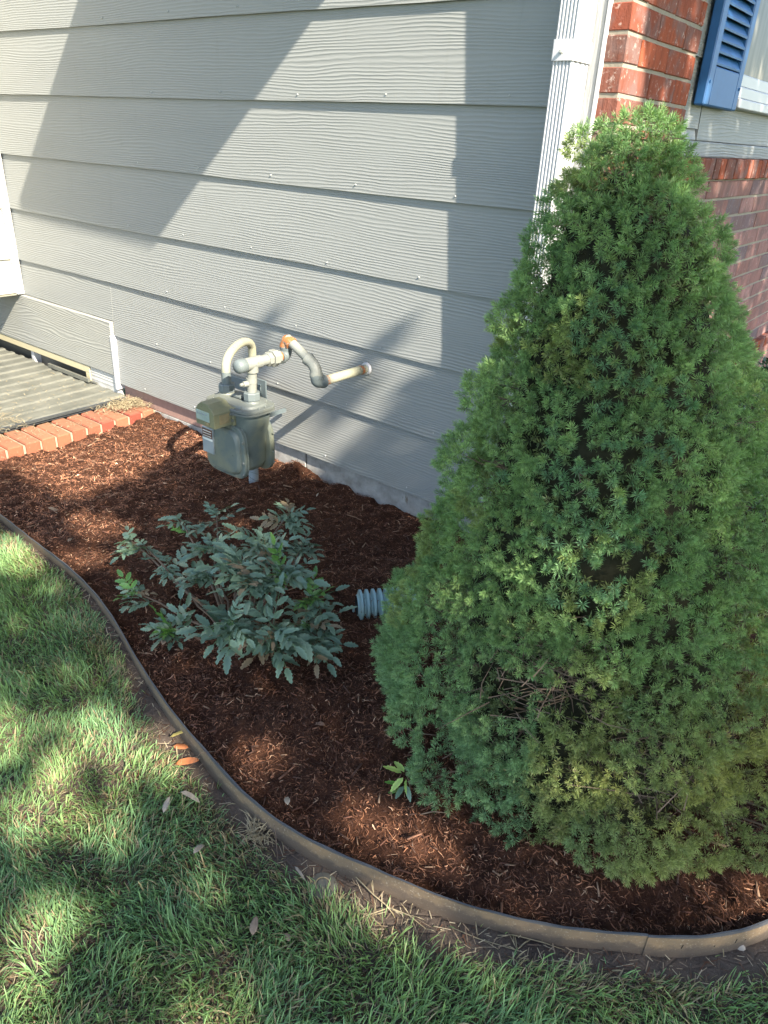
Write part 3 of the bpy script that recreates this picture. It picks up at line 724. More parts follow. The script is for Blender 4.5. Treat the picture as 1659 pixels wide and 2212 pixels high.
# ------------------------------------------------------------------ window well: brick border, plastic cover, wire mesh
well = MB(); well.box(-3.212, -3.040, .95, D + .012, -.08, .072); wb_ = tag(well.build('brick_border', M['mortar_pale']), 'orange brick border with pale mortar around the covered window well', 'brick border')
y = D - .002; k = 0
while y > .98:
    w = random.uniform(.060, .066); q = MB(); random.seed(100 + k)
    q.cbox(-3.222 + random.uniform(-.003, .003), -3.030 + random.uniform(-.003, .003), y - w, y, -.02, .082 + random.uniform(-.002, .002), .005, .0015)
    sub(wb_, q.build('brick', M['brick_orange'])); y -= w + random.uniform(.0095, .013); k += 1
cv = MB(); n = 150; rings = []
for yy in np.linspace(.9, D - .012, 8):
    r = []
    for i in range(n + 1):
        x = -3.235 - 1.65 * i / n; t = (i % 10)
        zz = .096 + (.007 if t in (3, 4, 5, 6) else 0) + .008 * math.sin(x * 2.2) * (D - yy) + .004 * math.sin(yy * 5 + x)
        r.append((x, yy, zz))
    rings.append(r)
vs = [p for r in rings for p in r]; fs = []
for i in range(len(rings) - 1):
    for j in range(n): a = i * (n + 1) + j; fs.append((a, a + 1, a + n + 2, a + n + 1))
cv.add(vs, fs); cover = tag(cv.build('well_cover', M['cover']), 'dusty grey ribbed plastic cover over the window well beneath the basement window', 'window well cover')
md = cover.modifiers.new('thick', 'SOLIDIFY'); md.thickness = .003
ms = MB()
for k in range(3 * 7):
    t = k / 20 * .040; x = -3.212 - t * .8; z = .088 + .016 * math.sin(t / .040 * math.pi)
    if k % 3 == 0: ms.tube([(x, .9, z), (x, D - .03, z)], .0011, 4)
for yy in np.arange(.9, D - .03, .0065):
    ms.tube([(-3.212, yy, .088), (-3.222, yy, .100), (-3.236, yy, .100), (-3.244, yy, .092)], .0009, 3)
ob = ms.build('wire_mesh', M['wire'], cover); ob['label'] = 'rolled dark wire mesh along the cover edge'
q = MB(); q.box(-3.9, -3.5, D - .02, D - .010, .108, .112); q.box(-3.95, -3.55, D - .035, D - .022, .107, .126)
sub(cover, q.build('torn_flap', M['cover']))
# dry straw and grass trimmings caught on the cover and border
V = []; F = []
def straw_bits(n, xf, yf, zf, L=(.015, .05), w=.0012):
    global V, F
    for _ in range(n):
        x, y = xf(), yf(); z = zf(x, y); a = random.uniform(0, 6.28); l = random.uniform(*L); d = Vector((math.cos(a), math.sin(a), random.uniform(-.15, .25)))
        s = Vector((-math.sin(a), math.cos(a), 0)) * random.uniform(.6, 1.5) * w; p = Vector((x, y, z)); q_ = p + d * l * .5 + Vector((0, 0, random.uniform(0, .006))) + s * random.uniform(-4, 4); e = p + d * l
        b = len(V); V += [p - s, p + s, q_ + s, q_ - s, e + s * .4, e - s * .4]; F += [(b, b + 1, b + 2, b + 3), (b + 3, b + 2, b + 4, b + 5)]
straw_bits(650, lambda: random.gauss(-3.16, .045), lambda: D - abs(random.gauss(0, .09)), lambda x, y: .088 + abs(random.gauss(0, .008)))
straw_bits(500, lambda: random.gauss(-3.3, .11), lambda: random.uniform(.95, 1.5), lambda x, y: .102 + abs(random.gauss(0, .004)))
straw_bits(200, lambda: random.uniform(-3.9, -3.24), lambda: random.uniform(1.1, 2.0), lambda x, y: .106 + abs(random.gauss(0, .003)), (.005, .03))
straw_bits(120, lambda: random.uniform(-3.21, -3.06), lambda: random.uniform(1.2, 2.0), lambda x, y: .085, (.008, .03))
qb = MB(); qb.v = [tuple(p) for p in V]; qb.f = F; qb.m = [0] * len(F)
tag(qb.build('grass_trimmings', M['straw']), 'dry straw coloured grass trimmings on the well cover and border', 'trimmings', kind='stuff')

# ------------------------------------------------------------------ lawn edging strip
def strip(C2, ztop, zbot, th, name, mat, parent=None, off=0.):
    n = len(C2); T = np.gradient(C2, axis=0); T /= np.linalg.norm(T, axis=1)[:, None]; N = np.column_stack([-T[:, 1], T[:, 0]])
    q = MB(); rings = []
    for i in range(n):
        a = C2[i] + N[i] * off; b = a + N[i] * th; zt = ztop(C2[i]); zb = zbot
        rings.append([(a[0], a[1], zb), (a[0], a[1], zt), (b[0], b[1], zt), (b[0], b[1], zb)])
    q.loft(rings); return q.build(name, mat, parent)
def ztop(p): return .026 + .0035 * math.sin(p[0] * 6 + 1) + .002 * math.sin(p[0] * 17) + .0012 * math.sin(p[0] * 61 + p[1] * 40)
ED = smooth_poly(EDGE[1:-2], 10)
j = int(np.argmin(np.hypot(ED[:, 0] + .098, ED[:, 1] - 1.033)))
edg = tag(empty('lawn_edging', (-.8, .757, 0)), 'curved weathered brown edging strip between the mulch bed and lawn', 'lawn edging')
EI = Matrix.Translation((-.8, .757, 0)).inverted()
def E_(o): o.parent = edg; o.matrix_parent_inverse = EI; return o
for seg, nm in ((ED[:j + 1], 0), (ED[j:], 1)):
    o = E_(strip(seg, ztop, -.12, .0028, 'edging_section', M['edging'], off=-.0005 * nm - nm * .002))
    lo = strip(seg, lambda p: ztop(p) + .004, .0255, .0034, 'top_lip', M['edge_lip'], off=-.0006 - nm * .002)
    lo2 = lo; lo2.parent = o
q = MB()
for (x, y, s) in [(-.045, 1.072, 0), (-.0, 1.113, 1), (.028, 1.148, 0), (.046, 1.172, 1)]:
    k = int(np.argmin(np.hypot(ED[:, 0] - x, ED[:, 1] - y))); T_ = ED[k + 1] - ED[k - 1]; T_ /= np.hypot(*T_); nn = Vector((T_[1], -T_[0], 0)); tdir = Vector((T_[0], T_[1], 0)); p = Vector((ED[k][0], ED[k][1], -.004)) + nn * .0031
    hh = .011 if s == 0 else .003; nn = nn * .003
    q.add([p - tdir * .0008, p + tdir * .0008, p + tdir * .002 + Vector((0, 0, hh)), p + tdir * .0004 + Vector((0, 0, hh)),
           p - tdir * .0008 - nn, p + tdir * .0008 - nn, p + tdir * .002 + Vector((0, 0, hh)) - nn, p + tdir * .0004 + Vector((0, 0, hh)) - nn],
          [(0, 1, 2, 3), (0, 4, 5, 1), (1, 5, 6, 2), (2, 6, 7, 3), (3, 7, 4, 0), (4, 7, 6, 5)])
E_(q.build('edging_slot', M['dark']))

# ------------------------------------------------------------------ drain pipe
dr = MB(); a = Vector((-1.200, 1.466, .050)); d = Vector((.20, .225, .004)); d.normalize(); R0, R1 = .034, .048; pts = []; rs = []
pts = [a]; rs = [.0325]
n = 9; pitch = .0205
for k in range(n):
    s = k * pitch
    for t, r in ((.0, R0), (.22, R1), (.55, R1), (.8, R0)): pts.append(a + d * (s + .004 + t * pitch)); rs.append(r)
q = MB(); q.tube(pts, rs, 26, caps=False); dro = q.build('drain_pipe', M['drain'], autosmooth=30)
tag(dro, 'blue grey corrugated drain pipe poking out of the mulch beside the spruce', 'drain pipe')
q = MB(); q.tube([a + d * .010, a - d * .001], [.0295, .0295], 26, caps=False); q.tube([a + d * .04, a + d * .042], .030, 20)
q2 = q.build('pipe_opening', M['dark'], dro)
q = MB(); q.cbox(-1.216, -1.208, 1.462, 1.470, .018, .040, .003); q3 = q.build('snap_tab', M['drain'], dro)

# ------------------------------------------------------------------ mulch shreds
def shreds(n, name, lf, wf, seed, keepfn=None, xr=(-4.0, .2), yr=(.74, 2.07), lift=.0):
    r = np.random.default_rng(seed); P = np.column_stack([r.uniform(*xr, n * 2), r.uniform(*yr, n * 2)])
    k = inpoly(P, BEDPOLY) & (edist(P) > .010) & ~((P[:, 0] < -3.03) & (P[:, 1] > .95)) & (P[:, 1] < D + .015)
    k &= ~((P[:, 0] < -3.0) & (r.random(len(P)) < .3))
    if keepfn is not None: k &= keepfn(P, r)
    P = P[k][:n]; n = len(P)
    L = lf(r, n); Wd = wf(r, n)
    fl = 6.28 * vnoise(P[:, 0], P[:, 1], 6, 9) * 1.3; an = fl + r.normal(0, .9, n)
    el = r.normal(0.02, .30, n); dirv = np.column_stack([np.cos(an) * np.cos(el), np.sin(an) * np.cos(el), np.sin(el)])
    side = np.column_stack([-np.sin(an), np.cos(an), r.normal(0, .5, n)]); side /= np.linalg.norm(side, axis=1)[:, None]
    base = np.column_stack([P, mulch_z(P[:, 0], P[:, 1]) + r.uniform(.000, .010, n) + lift])
    bend = side * (r.normal(0, .22, n) * L)[:, None] + np.column_stack([np.zeros(n), np.zeros(n), r.uniform(.0, .16, n) * L])
    A = base - dirv * (L * .5)[:, None] + bend * .0; Bm = base + bend; Cc = base + dirv * (L * .5)[:, None]
    s = side * (Wd * .5)[:, None]
    V = np.stack([A - s * .5, A + s * .5, Bm + s, Bm - s, Cc + s * .4, Cc - s * .4], 1).reshape(-1, 3)
    b = np.arange(n)[:, None] * 6; F = np.stack([b + [0, 1, 2, 3], b + [3, 2, 4, 5]], 1).reshape(-1, 4)
    pal = np.array([(.055, .028, .019), (.098, .049, .030), (.145, .070, .041), (.20, .098, .056), (.036, .020, .015), (.26, .155, .10), (.36, .26, .18)])
    pr = np.array([.25, .28, .19, .07, .16, .035, .015]); ci = r.choice(len(pal), n, p=pr)
    mo = ((.78 + .5 * vnoise(P[:, 0], P[:, 1], 5, 11)) * (1 + .95 * np.clip((-2.0 - P[:, 0]) / .5, 0, 1)))[:, None] * np.array([1.05, .96, .9])  # drier mulch at left, its colour brightened further to read as sunlit
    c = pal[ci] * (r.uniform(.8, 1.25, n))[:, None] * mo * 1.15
    c = np.repeat(c, 6, 0)
    o = np_mesh(name, V, F, M['shred'], c); return o
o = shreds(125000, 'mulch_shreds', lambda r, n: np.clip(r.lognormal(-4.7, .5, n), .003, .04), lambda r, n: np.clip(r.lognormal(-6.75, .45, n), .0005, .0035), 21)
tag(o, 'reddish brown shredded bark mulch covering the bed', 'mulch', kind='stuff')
# larger flat chips
def chips(n, seed):
    r = np.random.default_rng(seed); q = MB(); random.seed(seed); cnt = 0
    P = np.column_stack([r.uniform(-3.0, .15, n * 3), r.uniform(.76, 2.03, n * 3)]); P = P[inpoly(P, BEDPOLY) & (edist(P) > .02) & (P[:, 0] > -3.0)][:n]
    Vs = []; Fs = []; Cs = []
    for p in P:
        L = random.uniform(.008, .030) * (1.35 if random.random() < .12 else .85); w = L * random.uniform(.1, .26); h = random.uniform(.0012, .003); a = random.uniform(0, 6.28); e = random.gauss(.05, .22)
        c, s = math.cos(a), math.sin(a); z = float(mulch_z(p[0], p[1])) + .008
        b = len(Vs); tw = random.uniform(.5, 1)
        for (u, v, k) in [(-1, -tw, -1), (1, -.7, -1), (1, .8, -1), (-1, tw * .6, -1), (-1, -tw, 1), (.93, -.7, 1), (1, .7, 1), (-.9, tw * .6, 1)]:
            x = u * L / 2 * random.uniform(.85, 1.1); y = v * w / 2; Vs.append((p[0] + x * c - y * s, p[1] + x * s + y * c, z + k * h / 2 + x * e))
        Fs += [tuple(b + i for i in f) for f in [(0, 3, 2, 1), (4, 5, 6, 7), (0, 1, 5, 4), (1, 2, 6, 5), (2, 3, 7, 6), (3, 0, 4, 7)]]
        col = random.choice([(.11, .05, .032), (.16, .08, .05), (.075, .042, .03), (.22, .14, .09), (.13, .06, .04), (.09, .04, .025)])
        Cs += [col] * 8
    o = np_mesh('bark_chips', Vs, Fs, M['shred'], np.array(Cs)); tag(o, 'larger flat bark chips scattered through the mulch', 'bark chips', kind='stuff')
chips(2600, 33)

# ------------------------------------------------------------------ grass
def grass(n, seed):
    r = np.random.default_rng(seed); X = r.uniform(-3.4, .6, n * 4); Y = r.uniform(-.15, 1.18, n * 4); P = np.column_stack([X, Y])
    P = P[~inpoly(P, BEDPOLY)]; d = edist(P)
    wid = .018 + .065 * vnoise(P[:, 0], P[:, 1], 4, 12) * np.clip((P[:, 0] + 2.0) / .8, .25, 1)
    wid = wid + .03 * np.exp(-((P[:, 0] + .48) / .22) ** 2)
    pk = np.clip((d - wid * .55) / (wid * .6), 0.012, 1)
    vis = (Y_ := P[:, 1]) > (.19 + (P[:, 0] + .909) * .84) - .16          # near and inside the view: full density
    pk = pk * np.where(vis | (P[:, 0] < -.9), 1, .25)
    thin = vnoise(P[:, 0], P[:, 1], 7, 14); pk *= np.clip(.45 + thin * 1.1, 0, 1)
    P = P[r.random(len(P)) < pk][:n]; n = len(P); d = edist(P)
    L = np.clip(r.normal(.037, .010, n), .012, .07) * (.75 + .4 * vnoise(P[:, 0], P[:, 1], 3, 15)) * np.clip(.55 + d * 4, .5, 1)
    Wd = np.clip(r.normal(.0021, .0006, n), .0009, .0040)
    fl = 6.28 * (vnoise(P[:, 0], P[:, 1], 5, 16) * 1.2 + vnoise(P[:, 0], P[:, 1], 13, 17) * .5); an = fl + r.normal(0, .95, n)
    lean = np.clip(r.normal(.75, .35, n), .05, 1.35)
    h = np.column_stack([np.cos(an), np.sin(an), np.zeros(n)]); up = np.array([0, 0, 1.])
    yaw = an + np.pi / 2 + r.normal(0, .7, n); side = np.column_stack([np.cos(yaw), np.sin(yaw), np.zeros(n)])
    B0 = np.column_stack([P, soil_z(P[:, 0], P[:, 1]) - .002])
    pts = [B0]; cur = B0
    for k, f in enumerate((.55, 1.0, 1.35)):
        th = lean * f; stp = (L * (.4, .35, .25)[k])[:, None]; cur = cur + (h * np.sin(th)[:, None] + up * np.cos(th)[:, None]) * stp; pts.append(cur)
    ws = (.7, 1.0, .85, .25)
    rows = []
    for k in range(4): s = side * (Wd * ws[k] * .5)[:, None]; rows += [pts[k] - s, pts[k] + s]
    V = np.stack(rows, 1).reshape(-1, 3); b = np.arange(n)[:, None] * 8
    F = np.stack([b + [0, 1, 3, 2], b + [2, 3, 5, 4], b + [4, 5, 7, 6]], 1).reshape(-1, 4)
    hue = vnoise(P[:, 0], P[:, 1], 6, 18) * .6 + r.random(n) * .4
    g1 = np.array([.105, .220, .115]); g2 = np.array([.25, .37, .12]); tip = g1 + (g2 - g1) * hue[:, None]; tip *= r.uniform(.75, 1.25, n)[:, None]
    dead = r.random(n) < (.06 + .16 * (vnoise(P[:, 0], P[:, 1], 6, 19) > .62) + .25 * (d < .09)); tip[dead] = np.array([.36, .29, .17]) * r.uniform(.6, 1.1, dead.sum())[:, None]
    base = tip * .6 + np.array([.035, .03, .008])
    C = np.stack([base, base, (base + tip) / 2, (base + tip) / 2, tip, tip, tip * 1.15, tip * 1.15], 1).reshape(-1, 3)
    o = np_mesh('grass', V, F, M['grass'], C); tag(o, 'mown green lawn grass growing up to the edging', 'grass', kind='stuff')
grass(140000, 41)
# thatch: dry clippings lying between blades and on the soil strip
def thatch(n, seed):
    r = np.random.default_rng(seed); P = np.column_stack([r.uniform(-3.2, .5, n * 2), r.uniform(-.2, 1.16, n * 2)]); P = P[~inpoly(P, BEDPOLY)]; P = P[edist(P) > .006][:n]; n = len(P)
    an = r.uniform(0, 6.28, n); L = r.uniform(.006, .035, n); h = np.column_stack([np.cos(an), np.sin(an), r.normal(0, .15, n)]); s = np.column_stack([-np.sin(an), np.cos(an), np.zeros(n)]) * r.uniform(.0004, .0011, n)[:, None]
    B0 = np.column_stack([P, soil_z(P[:, 0], P[:, 1]) + r.uniform(.001, .008, n)]); E1 = B0 + h * L[:, None]
    V = np.stack([B0 - s, B0 + s, E1 + s, E1 - s], 1).reshape(-1, 3); F = (np.arange(n)[:, None] * 4 + [0, 1, 2, 3])
    pal = np.array([(.36, .30, .20), (.24, .18, .12), (.14, .10, .07), (.10, .05, .03)]); c = np.repeat(pal[r.integers(0, 4, n)], 4, 0)
    tag(np_mesh('dry_clippings', V, F, M['shred'], c), 'dry clippings lying on the bare soil along the edging', 'clippings', kind='stuff')
thatch(22000, 43)

# ------------------------------------------------------------------ dwarf spruce
spr = tag(empty('dwarf_spruce', (-.47, 1.40, .02)), 'dense conical dwarf spruce with bright green needles at the house corner', 'conifer')
SI = Matrix.Translation((-.47, 1.40, .02)).inverted()
def SP(o): o.parent = spr; o.matrix_parent_inverse = SI; return o
ZR = np.array([0, .05, .15, .30, .45, .60, .75, .90, 1.05, 1.18, 1.28, 1.36, 1.42, 1.45])
RR = np.array([.30, .385, .410, .382, .345, .318, .29, .250, .205, .155, .110, .070, .040, .015])
def axis_at(z): t = np.clip(z / 1.4, 0, 1); return np.array([-.405 - .16 * t, 1.415 - .005 * t])
def Rz(z, th=0): return np.interp(z, ZR, RR)
pads = []; ga = 2.39996; NP = 150; i = 0
rp = np.random.default_rng(77)
zs = []
# spread pads evenly over the surface
cz = np.linspace(.03, 1.37, 400); wgt = np.interp(cz, ZR, RR) + .10 + .06 * (cz > 1.); cdf = np.cumsum(wgt) / wgt.sum()
GAPS = [np.array(g) for g in [(-.50, 1.035, .394), (-.42, 1.05, .40), (-.348, 1.065, .406), (-.159, 1.125, .252), (-.069, 1.19, .187), (-.580, 1.027, .161)]]
SMALLGAPS = [np.array(g) for g in [(-.337, 1.137, .694), (-.152, 1.269, .594), (-.532, 1.144, .871)]]
for k in range(NP):
    z = np.interp((k + .5) / NP, cdf, cz); th = k * ga + rp.normal(0, .12); R = Rz(z) * rp.normal(1, .045)
    R *= 1 + .12 * math.cos(2 * (th - .3)) * max(0, min(1, (.8 - z) / .4))
    R += rp.normal(0, .018); rad = rp.uniform(.075, .138) * (1 if z < .9 else .74) * (1.0 if z < 1.22 else .62)
    R *= 1 + .10 * max(0, min(1, (.25 - z) / .2)) * max(0, math.cos(th + .35)); ax = axis_at(z); c = np.array([ax[0] + (R - rad * .60) * math.cos(th), ax[1] + (R - rad * .60) * math.sin(th), z])
    surf = np.array([ax[0] + R * math.cos(th), ax[1] + R * math.sin(th), z])
    if min(np.linalg.norm(surf - g) for g in GAPS) < .030: continue
    pads.append((c, rad, np.array([math.cos(th), math.sin(th), .35 + .3 * (z > 1.2)]) / math.hypot(1, .4)))
pads.append((np.array([-.565, 1.41, 1.372]), .045, np.array([0, 0, 1.]))); pads.append((np.array([-.545, 1.415, 1.325]), .068, np.array([0, 0, 1.]))); pads.append((np.array([-.590, 1.40, 1.30]), .07, np.array([-.5, -.5, .7])))
pads += [(np.array(c_), r_, np.array([.75, -.45, .45])) for c_, r_ in [((-.045, 1.345, .095), .085), ((.005, 1.40, .12), .085), ((-.11, 1.27, .075), .075), ((-.03, 1.43, .23), .09)]]
PC = np.array([p[0] for p in pads]); PRd = np.array([p[1] for p in pads])
SH = []; SD = []
for pi_, (c, rad, od) in enumerate(pads):
    n = int(4 * math.pi * rad * rad / (.0192 ** 2)); kk = np.arange(n) + .5
    ph = np.arccos(1 - 2 * kk / n); t = kk * ga * 1.0; dd = np.column_stack([np.cos(t) * np.sin(ph), np.sin(t) * np.sin(ph), np.cos(ph)])
    dd += rp.normal(0, .12, dd.shape); dd /= np.linalg.norm(dd, axis=1)[:, None]
    pts = c + dd * (rad * rp.uniform(.86, 1.10, n))[:, None] * np.array([1, 1, .85])
    ok = ((dd @ od) > -.25) & (dd[:, 2] > -.55)
    dist = np.linalg.norm(pts[:, None] - PC[None], axis=2); dist[:, pi_] = 9; ok &= (dist > PRd[None] * .86).all(1)
    ok &= pts[:, 2] > .01
    for g, gr in [(GAPS[0], .062), (GAPS[1], .055), (GAPS[2], .060), (GAPS[3], .052), (GAPS[4], .055), (GAPS[5], .040)] + [(g_, .032) for g_ in SMALLGAPS]: ok &= np.linalg.norm((pts - g) * np.array([.8, 1, 1.35]), axis=1) > gr
    SH.append(pts[ok]); q_ = dd[ok] * .85 + od * .40 + np.array([0, 0, .12]); SD.append(q_ / np.linalg.norm(q_, axis=1)[:, None])
SHo = np.vstack(SH); SDo = np.vstack(SD); n_out = len(SHo)
# inner, older shoots filling the gaps
nin = 5500; z = np.interp(rp.random(nin), cdf, cz); th = rp.uniform(0, 6.28, nin); R = np.interp(z, ZR, RR) * rp.uniform(.66, .95, nin)
axx = np.array([axis_at(a) for a in z]); pin = np.column_stack([axx[:, 0] + R * np.cos(th), axx[:, 1] + R * np.sin(th), z]); din = np.column_stack([np.cos(th), np.sin(th), np.full(nin, .3)]) + rp.normal(0, .4, (nin, 3)); din /= np.linalg.norm(din, axis=1)[:, None]
gk = np.array([min(np.linalg.norm(p - g) for g in GAPS) > .085 for p in pin]); pin = pin[gk]; din = din[gk]
print('spruce shoots', n_out, len(pin))
def needles(P, Dv, K, seed, lo=.0105, hi=.0150, wd=.0012, tint=1.0, inner=False):
    r = np.random.default_rng(seed); n = len(P)
    h = np.where(np.abs(Dv[:, 2:3]) < .9, [[0, 0, 1.]], [[1., 0, 0]]); U = np.cross(Dv, h); U /= np.linalg.norm(U, axis=1)[:, None]; Wv = np.cross(Dv, U)
    k = np.arange(K); t = np.tile(k / (K - 1), (n, 1)) + r.normal(0, .02, (n, K)); phi = k * ga + r.uniform(0, 6.28, (n, 1)) + r.normal(0, .25, (n, K))
    along = .003 + .013 * t ; ang = 1.5 - 1.25 * np.clip(t, 0, 1) ** 1.3 + r.normal(0, .10, (n, K))
    L = r.uniform(lo, hi, (n, K)) * r.uniform(.8, 1.15, (n, 1))
    d = Dv[:, None] * np.cos(ang)[..., None] + (U[:, None] * np.cos(phi)[..., None] + Wv[:, None] * np.sin(phi)[..., None]) * np.sin(ang)[..., None]
    b = (P - Dv * .012)[:, None] + Dv[:, None] * along[..., None]; e = b + d * L[..., None]; mcur = (b + e) / 2 + Dv[:, None] * (L * .06)[..., None]
    rv = r.normal(0, 1, (n, K, 3)); s = np.cross(d, rv); s /= np.linalg.norm(s, axis=2)[..., None] + 1e-9; s *= wd / 2
    V = np.stack([b, mcur + s, e, mcur - s], 2)
    V = V.reshape(-1, 3); nb = np.arange(n * K)[:, None] * 4
    F3 = np.stack([nb + [0, 1, 2], nb + [0, 2, 3]], 1).reshape(-1, 3)
    hu = (.6 * vnoise(P[:, 0] + P[:, 2], P[:, 1] - P[:, 2], 7, 31) + .4 * r.random(n))[:, None]
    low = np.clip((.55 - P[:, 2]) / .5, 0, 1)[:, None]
    ca = np.array([.112, .222, .088]); cb = np.array([.222, .338, .120]); blu = np.array([.175, .295, .170]); sun_ylw = np.array([.33, .32, .09])
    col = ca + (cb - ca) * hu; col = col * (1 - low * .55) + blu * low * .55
    yl = (vnoise(P[:, 0] * 1.3 + 3, P[:, 2] * 1.3, 5, 33) > .72)[:, None] * .35 + (np.clip((P[:, 0] + .40) / .25, 0, 1) * np.clip((.52 - P[:, 2]) / .2, 0, 1))[:, None] * .6; yl = np.clip(yl, 0, .8); col = col * (1 - yl) + sun_ylw * yl  # yellow sun dapples painted into the needles, strongest low on the right
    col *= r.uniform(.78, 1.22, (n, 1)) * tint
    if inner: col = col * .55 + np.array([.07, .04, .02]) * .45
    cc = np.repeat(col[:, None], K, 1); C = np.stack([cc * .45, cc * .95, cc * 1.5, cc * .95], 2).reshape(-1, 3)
    return V, F3, C
cam_p = np.array([0, 0, 1.35]); vd = cam_p - SHo; dist = np.linalg.norm(vd, axis=1); score = dist - .5 * ((vd / dist[:, None]) * SDo).sum(1)
order = np.argsort(score)
# shoots nearest the camera as parts of their own, six shared shapes
var = []
for v in range(6):
    Vv, Fv, Cv = needles(np.zeros((1, 3)), np.array([[0, 0, 1.]]), 44, 500 + v); 
    c0_ = [(.10, .205, .09), (.135, .25, .105), (.16, .275, .11), (.12, .235, .12), (.145, .26, .115), (.175, .27, .095)][v]
    mean = Cv.mean(0); Cv = Cv / mean * np.array(c0_)
    o = np_mesh('sprig', Vv, Fv, M['needle'], Cv); var.append(o.data); bpy.data.objects.remove(o)
near = order[:300]; rest = order[300:]
for i in near:
    o = bpy.data.objects.new('sprig', var[rp.integers(0, 6)]); o.location = SHo[i]
    o.rotation_mode = 'QUATERNION'; o.rotation_quaternion = Vector(SDo[i]).to_track_quat('Z', 'Y'); o.scale = [rp.uniform(.9, 1.1)] * 3
    link(o); SP(o)
vis = ((vd[rest] / dist[rest][:, None]) * SDo[rest]).sum(1) > -.25
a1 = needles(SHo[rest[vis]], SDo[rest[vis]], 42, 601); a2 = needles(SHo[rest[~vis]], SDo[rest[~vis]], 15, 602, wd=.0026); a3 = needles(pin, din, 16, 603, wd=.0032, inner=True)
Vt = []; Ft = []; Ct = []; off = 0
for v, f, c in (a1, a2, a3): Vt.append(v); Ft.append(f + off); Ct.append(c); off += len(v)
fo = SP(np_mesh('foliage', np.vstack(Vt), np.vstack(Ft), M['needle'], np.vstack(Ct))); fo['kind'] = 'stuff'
q = MB(); q.tube([(-.42, 1.38, -.05), (-.43, 1.385, .3), (-.48, 1.40, .7), (-.55, 1.41, 1.1), (-.565, 1.41, 1.38)], [.035, .03, .022, .012, .004], 10); SP(q.build('trunk', M['bark'], smooth=True))
# dead inside of the bush, coloured dark for the shade between sprigs
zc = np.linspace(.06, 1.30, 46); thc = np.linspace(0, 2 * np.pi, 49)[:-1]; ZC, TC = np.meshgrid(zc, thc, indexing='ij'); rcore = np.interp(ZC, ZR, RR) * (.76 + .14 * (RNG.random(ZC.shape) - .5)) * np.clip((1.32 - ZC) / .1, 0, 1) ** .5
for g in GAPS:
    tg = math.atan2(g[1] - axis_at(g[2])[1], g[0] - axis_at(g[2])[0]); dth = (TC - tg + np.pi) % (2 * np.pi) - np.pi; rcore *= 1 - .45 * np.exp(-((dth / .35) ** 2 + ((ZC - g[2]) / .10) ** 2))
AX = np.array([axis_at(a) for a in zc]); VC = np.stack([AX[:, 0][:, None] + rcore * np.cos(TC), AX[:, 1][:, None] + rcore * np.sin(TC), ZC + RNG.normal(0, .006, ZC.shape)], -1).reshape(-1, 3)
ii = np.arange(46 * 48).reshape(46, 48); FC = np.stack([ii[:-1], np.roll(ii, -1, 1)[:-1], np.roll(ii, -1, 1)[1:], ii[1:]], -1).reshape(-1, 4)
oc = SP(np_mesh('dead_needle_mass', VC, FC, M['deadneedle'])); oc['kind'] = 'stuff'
q = MB(); random.seed(12)
for (c, rad, od) in pads:
    z0 = max(.03, c[2] - .12 * random.uniform(.3, 1.2)); ax = axis_at(z0); s = Vector((ax[0], ax[1], z0)); e = Vector(c); m = (s + e) / 2 + Vector((random.gauss(0, .015), random.gauss(0, .015), -.02))
    q.tube([s, m, e], [.006, .004, .002], 4, caps=False)
    for _ in range(5):
        t = random.uniform(.4, 1.); p = s.lerp(e, t); dv = Vector((random.gauss(0, 1), random.gauss(0, 1), random.gauss(0, .5))) * .02 + Vector(od) * random.uniform(.02, .06)
        mm = p + dv * .5 + Vector((random.gauss(0, .008), random.gauss(0, .008), random.gauss(0, .008))); q.tube([p, mm, p + dv], [.0018, .0013, .0007], 3, caps=False)
for g in GAPS:
    for _ in range(46):
        ax = axis_at(g[2]); inn = np.array([ax[0], ax[1], g[2]]); t = random.uniform(.2, .6); p = Vector(g + (inn - g) * t) + Vector((random.gauss(0, .05), random.gauss(0, .05), random.gauss(0, .04)))
        dv = Vector((random.gauss(0, .045), random.gauss(0, .045), random.gauss(0, .02))); q.tube([p - dv * .7, p + Vector((random.gauss(0, .008),) * 3), p + dv * .7], [.0014, .0011, .0005], 3, caps=False)
b_ = SP(q.build('branches', M['twig'])); b_['kind'] = 'stuff'

# ------------------------------------------------------------------ leaves: shared builders
def leaflet_pts(L, Wd, teeth=4, curl=.15, fold=.25, tooth=.18, serr=False):
    """returns verts, faces, tint for a blade lying along +Y, midrib at x=0"""
    n = teeth * 2 + 2; vs = []; fs = []; tn = []
    for i in range(n + 1):
        t = i / n; w = Wd * .5 * (1.62 * t ** .55 * (1 - t) ** .75 if 0 < t < 1 else 0)
        if i % 2 == 1 and 0 < t < 1: w *= 1 + tooth
        else: w *= 1 - tooth * .6
        y = L * t; z = -curl * L * t * t
        dz = fold * w; yo = L * .05 if i % 2 == 1 else 0
        wav = .06 * L * math.sin(i * 1.9)
        vs += [(-w, y + yo, z + dz + wav * .3), (0, y, z), (w, y + yo, z + dz - wav * .3)]
        tn += [(1.25, 1.2, 1.15), (.95, .95, .95), (1.25, 1.2, 1.15)]
    for i in range(n):
        a = i * 3; fs += [(a, a + 1, a + 4, a + 3), (a + 1, a + 2, a + 5, a + 4)]
    return vs, fs, tn
def add_blade(acc, Mx, blade):
    vs, fs, tn = blade; b = len(acc[0]); acc[0] += [tuple(Mx @ Vector(p)) for p in vs]; acc[1] += [tuple(i + b for i in f) for f in fs]; acc[2] += tn
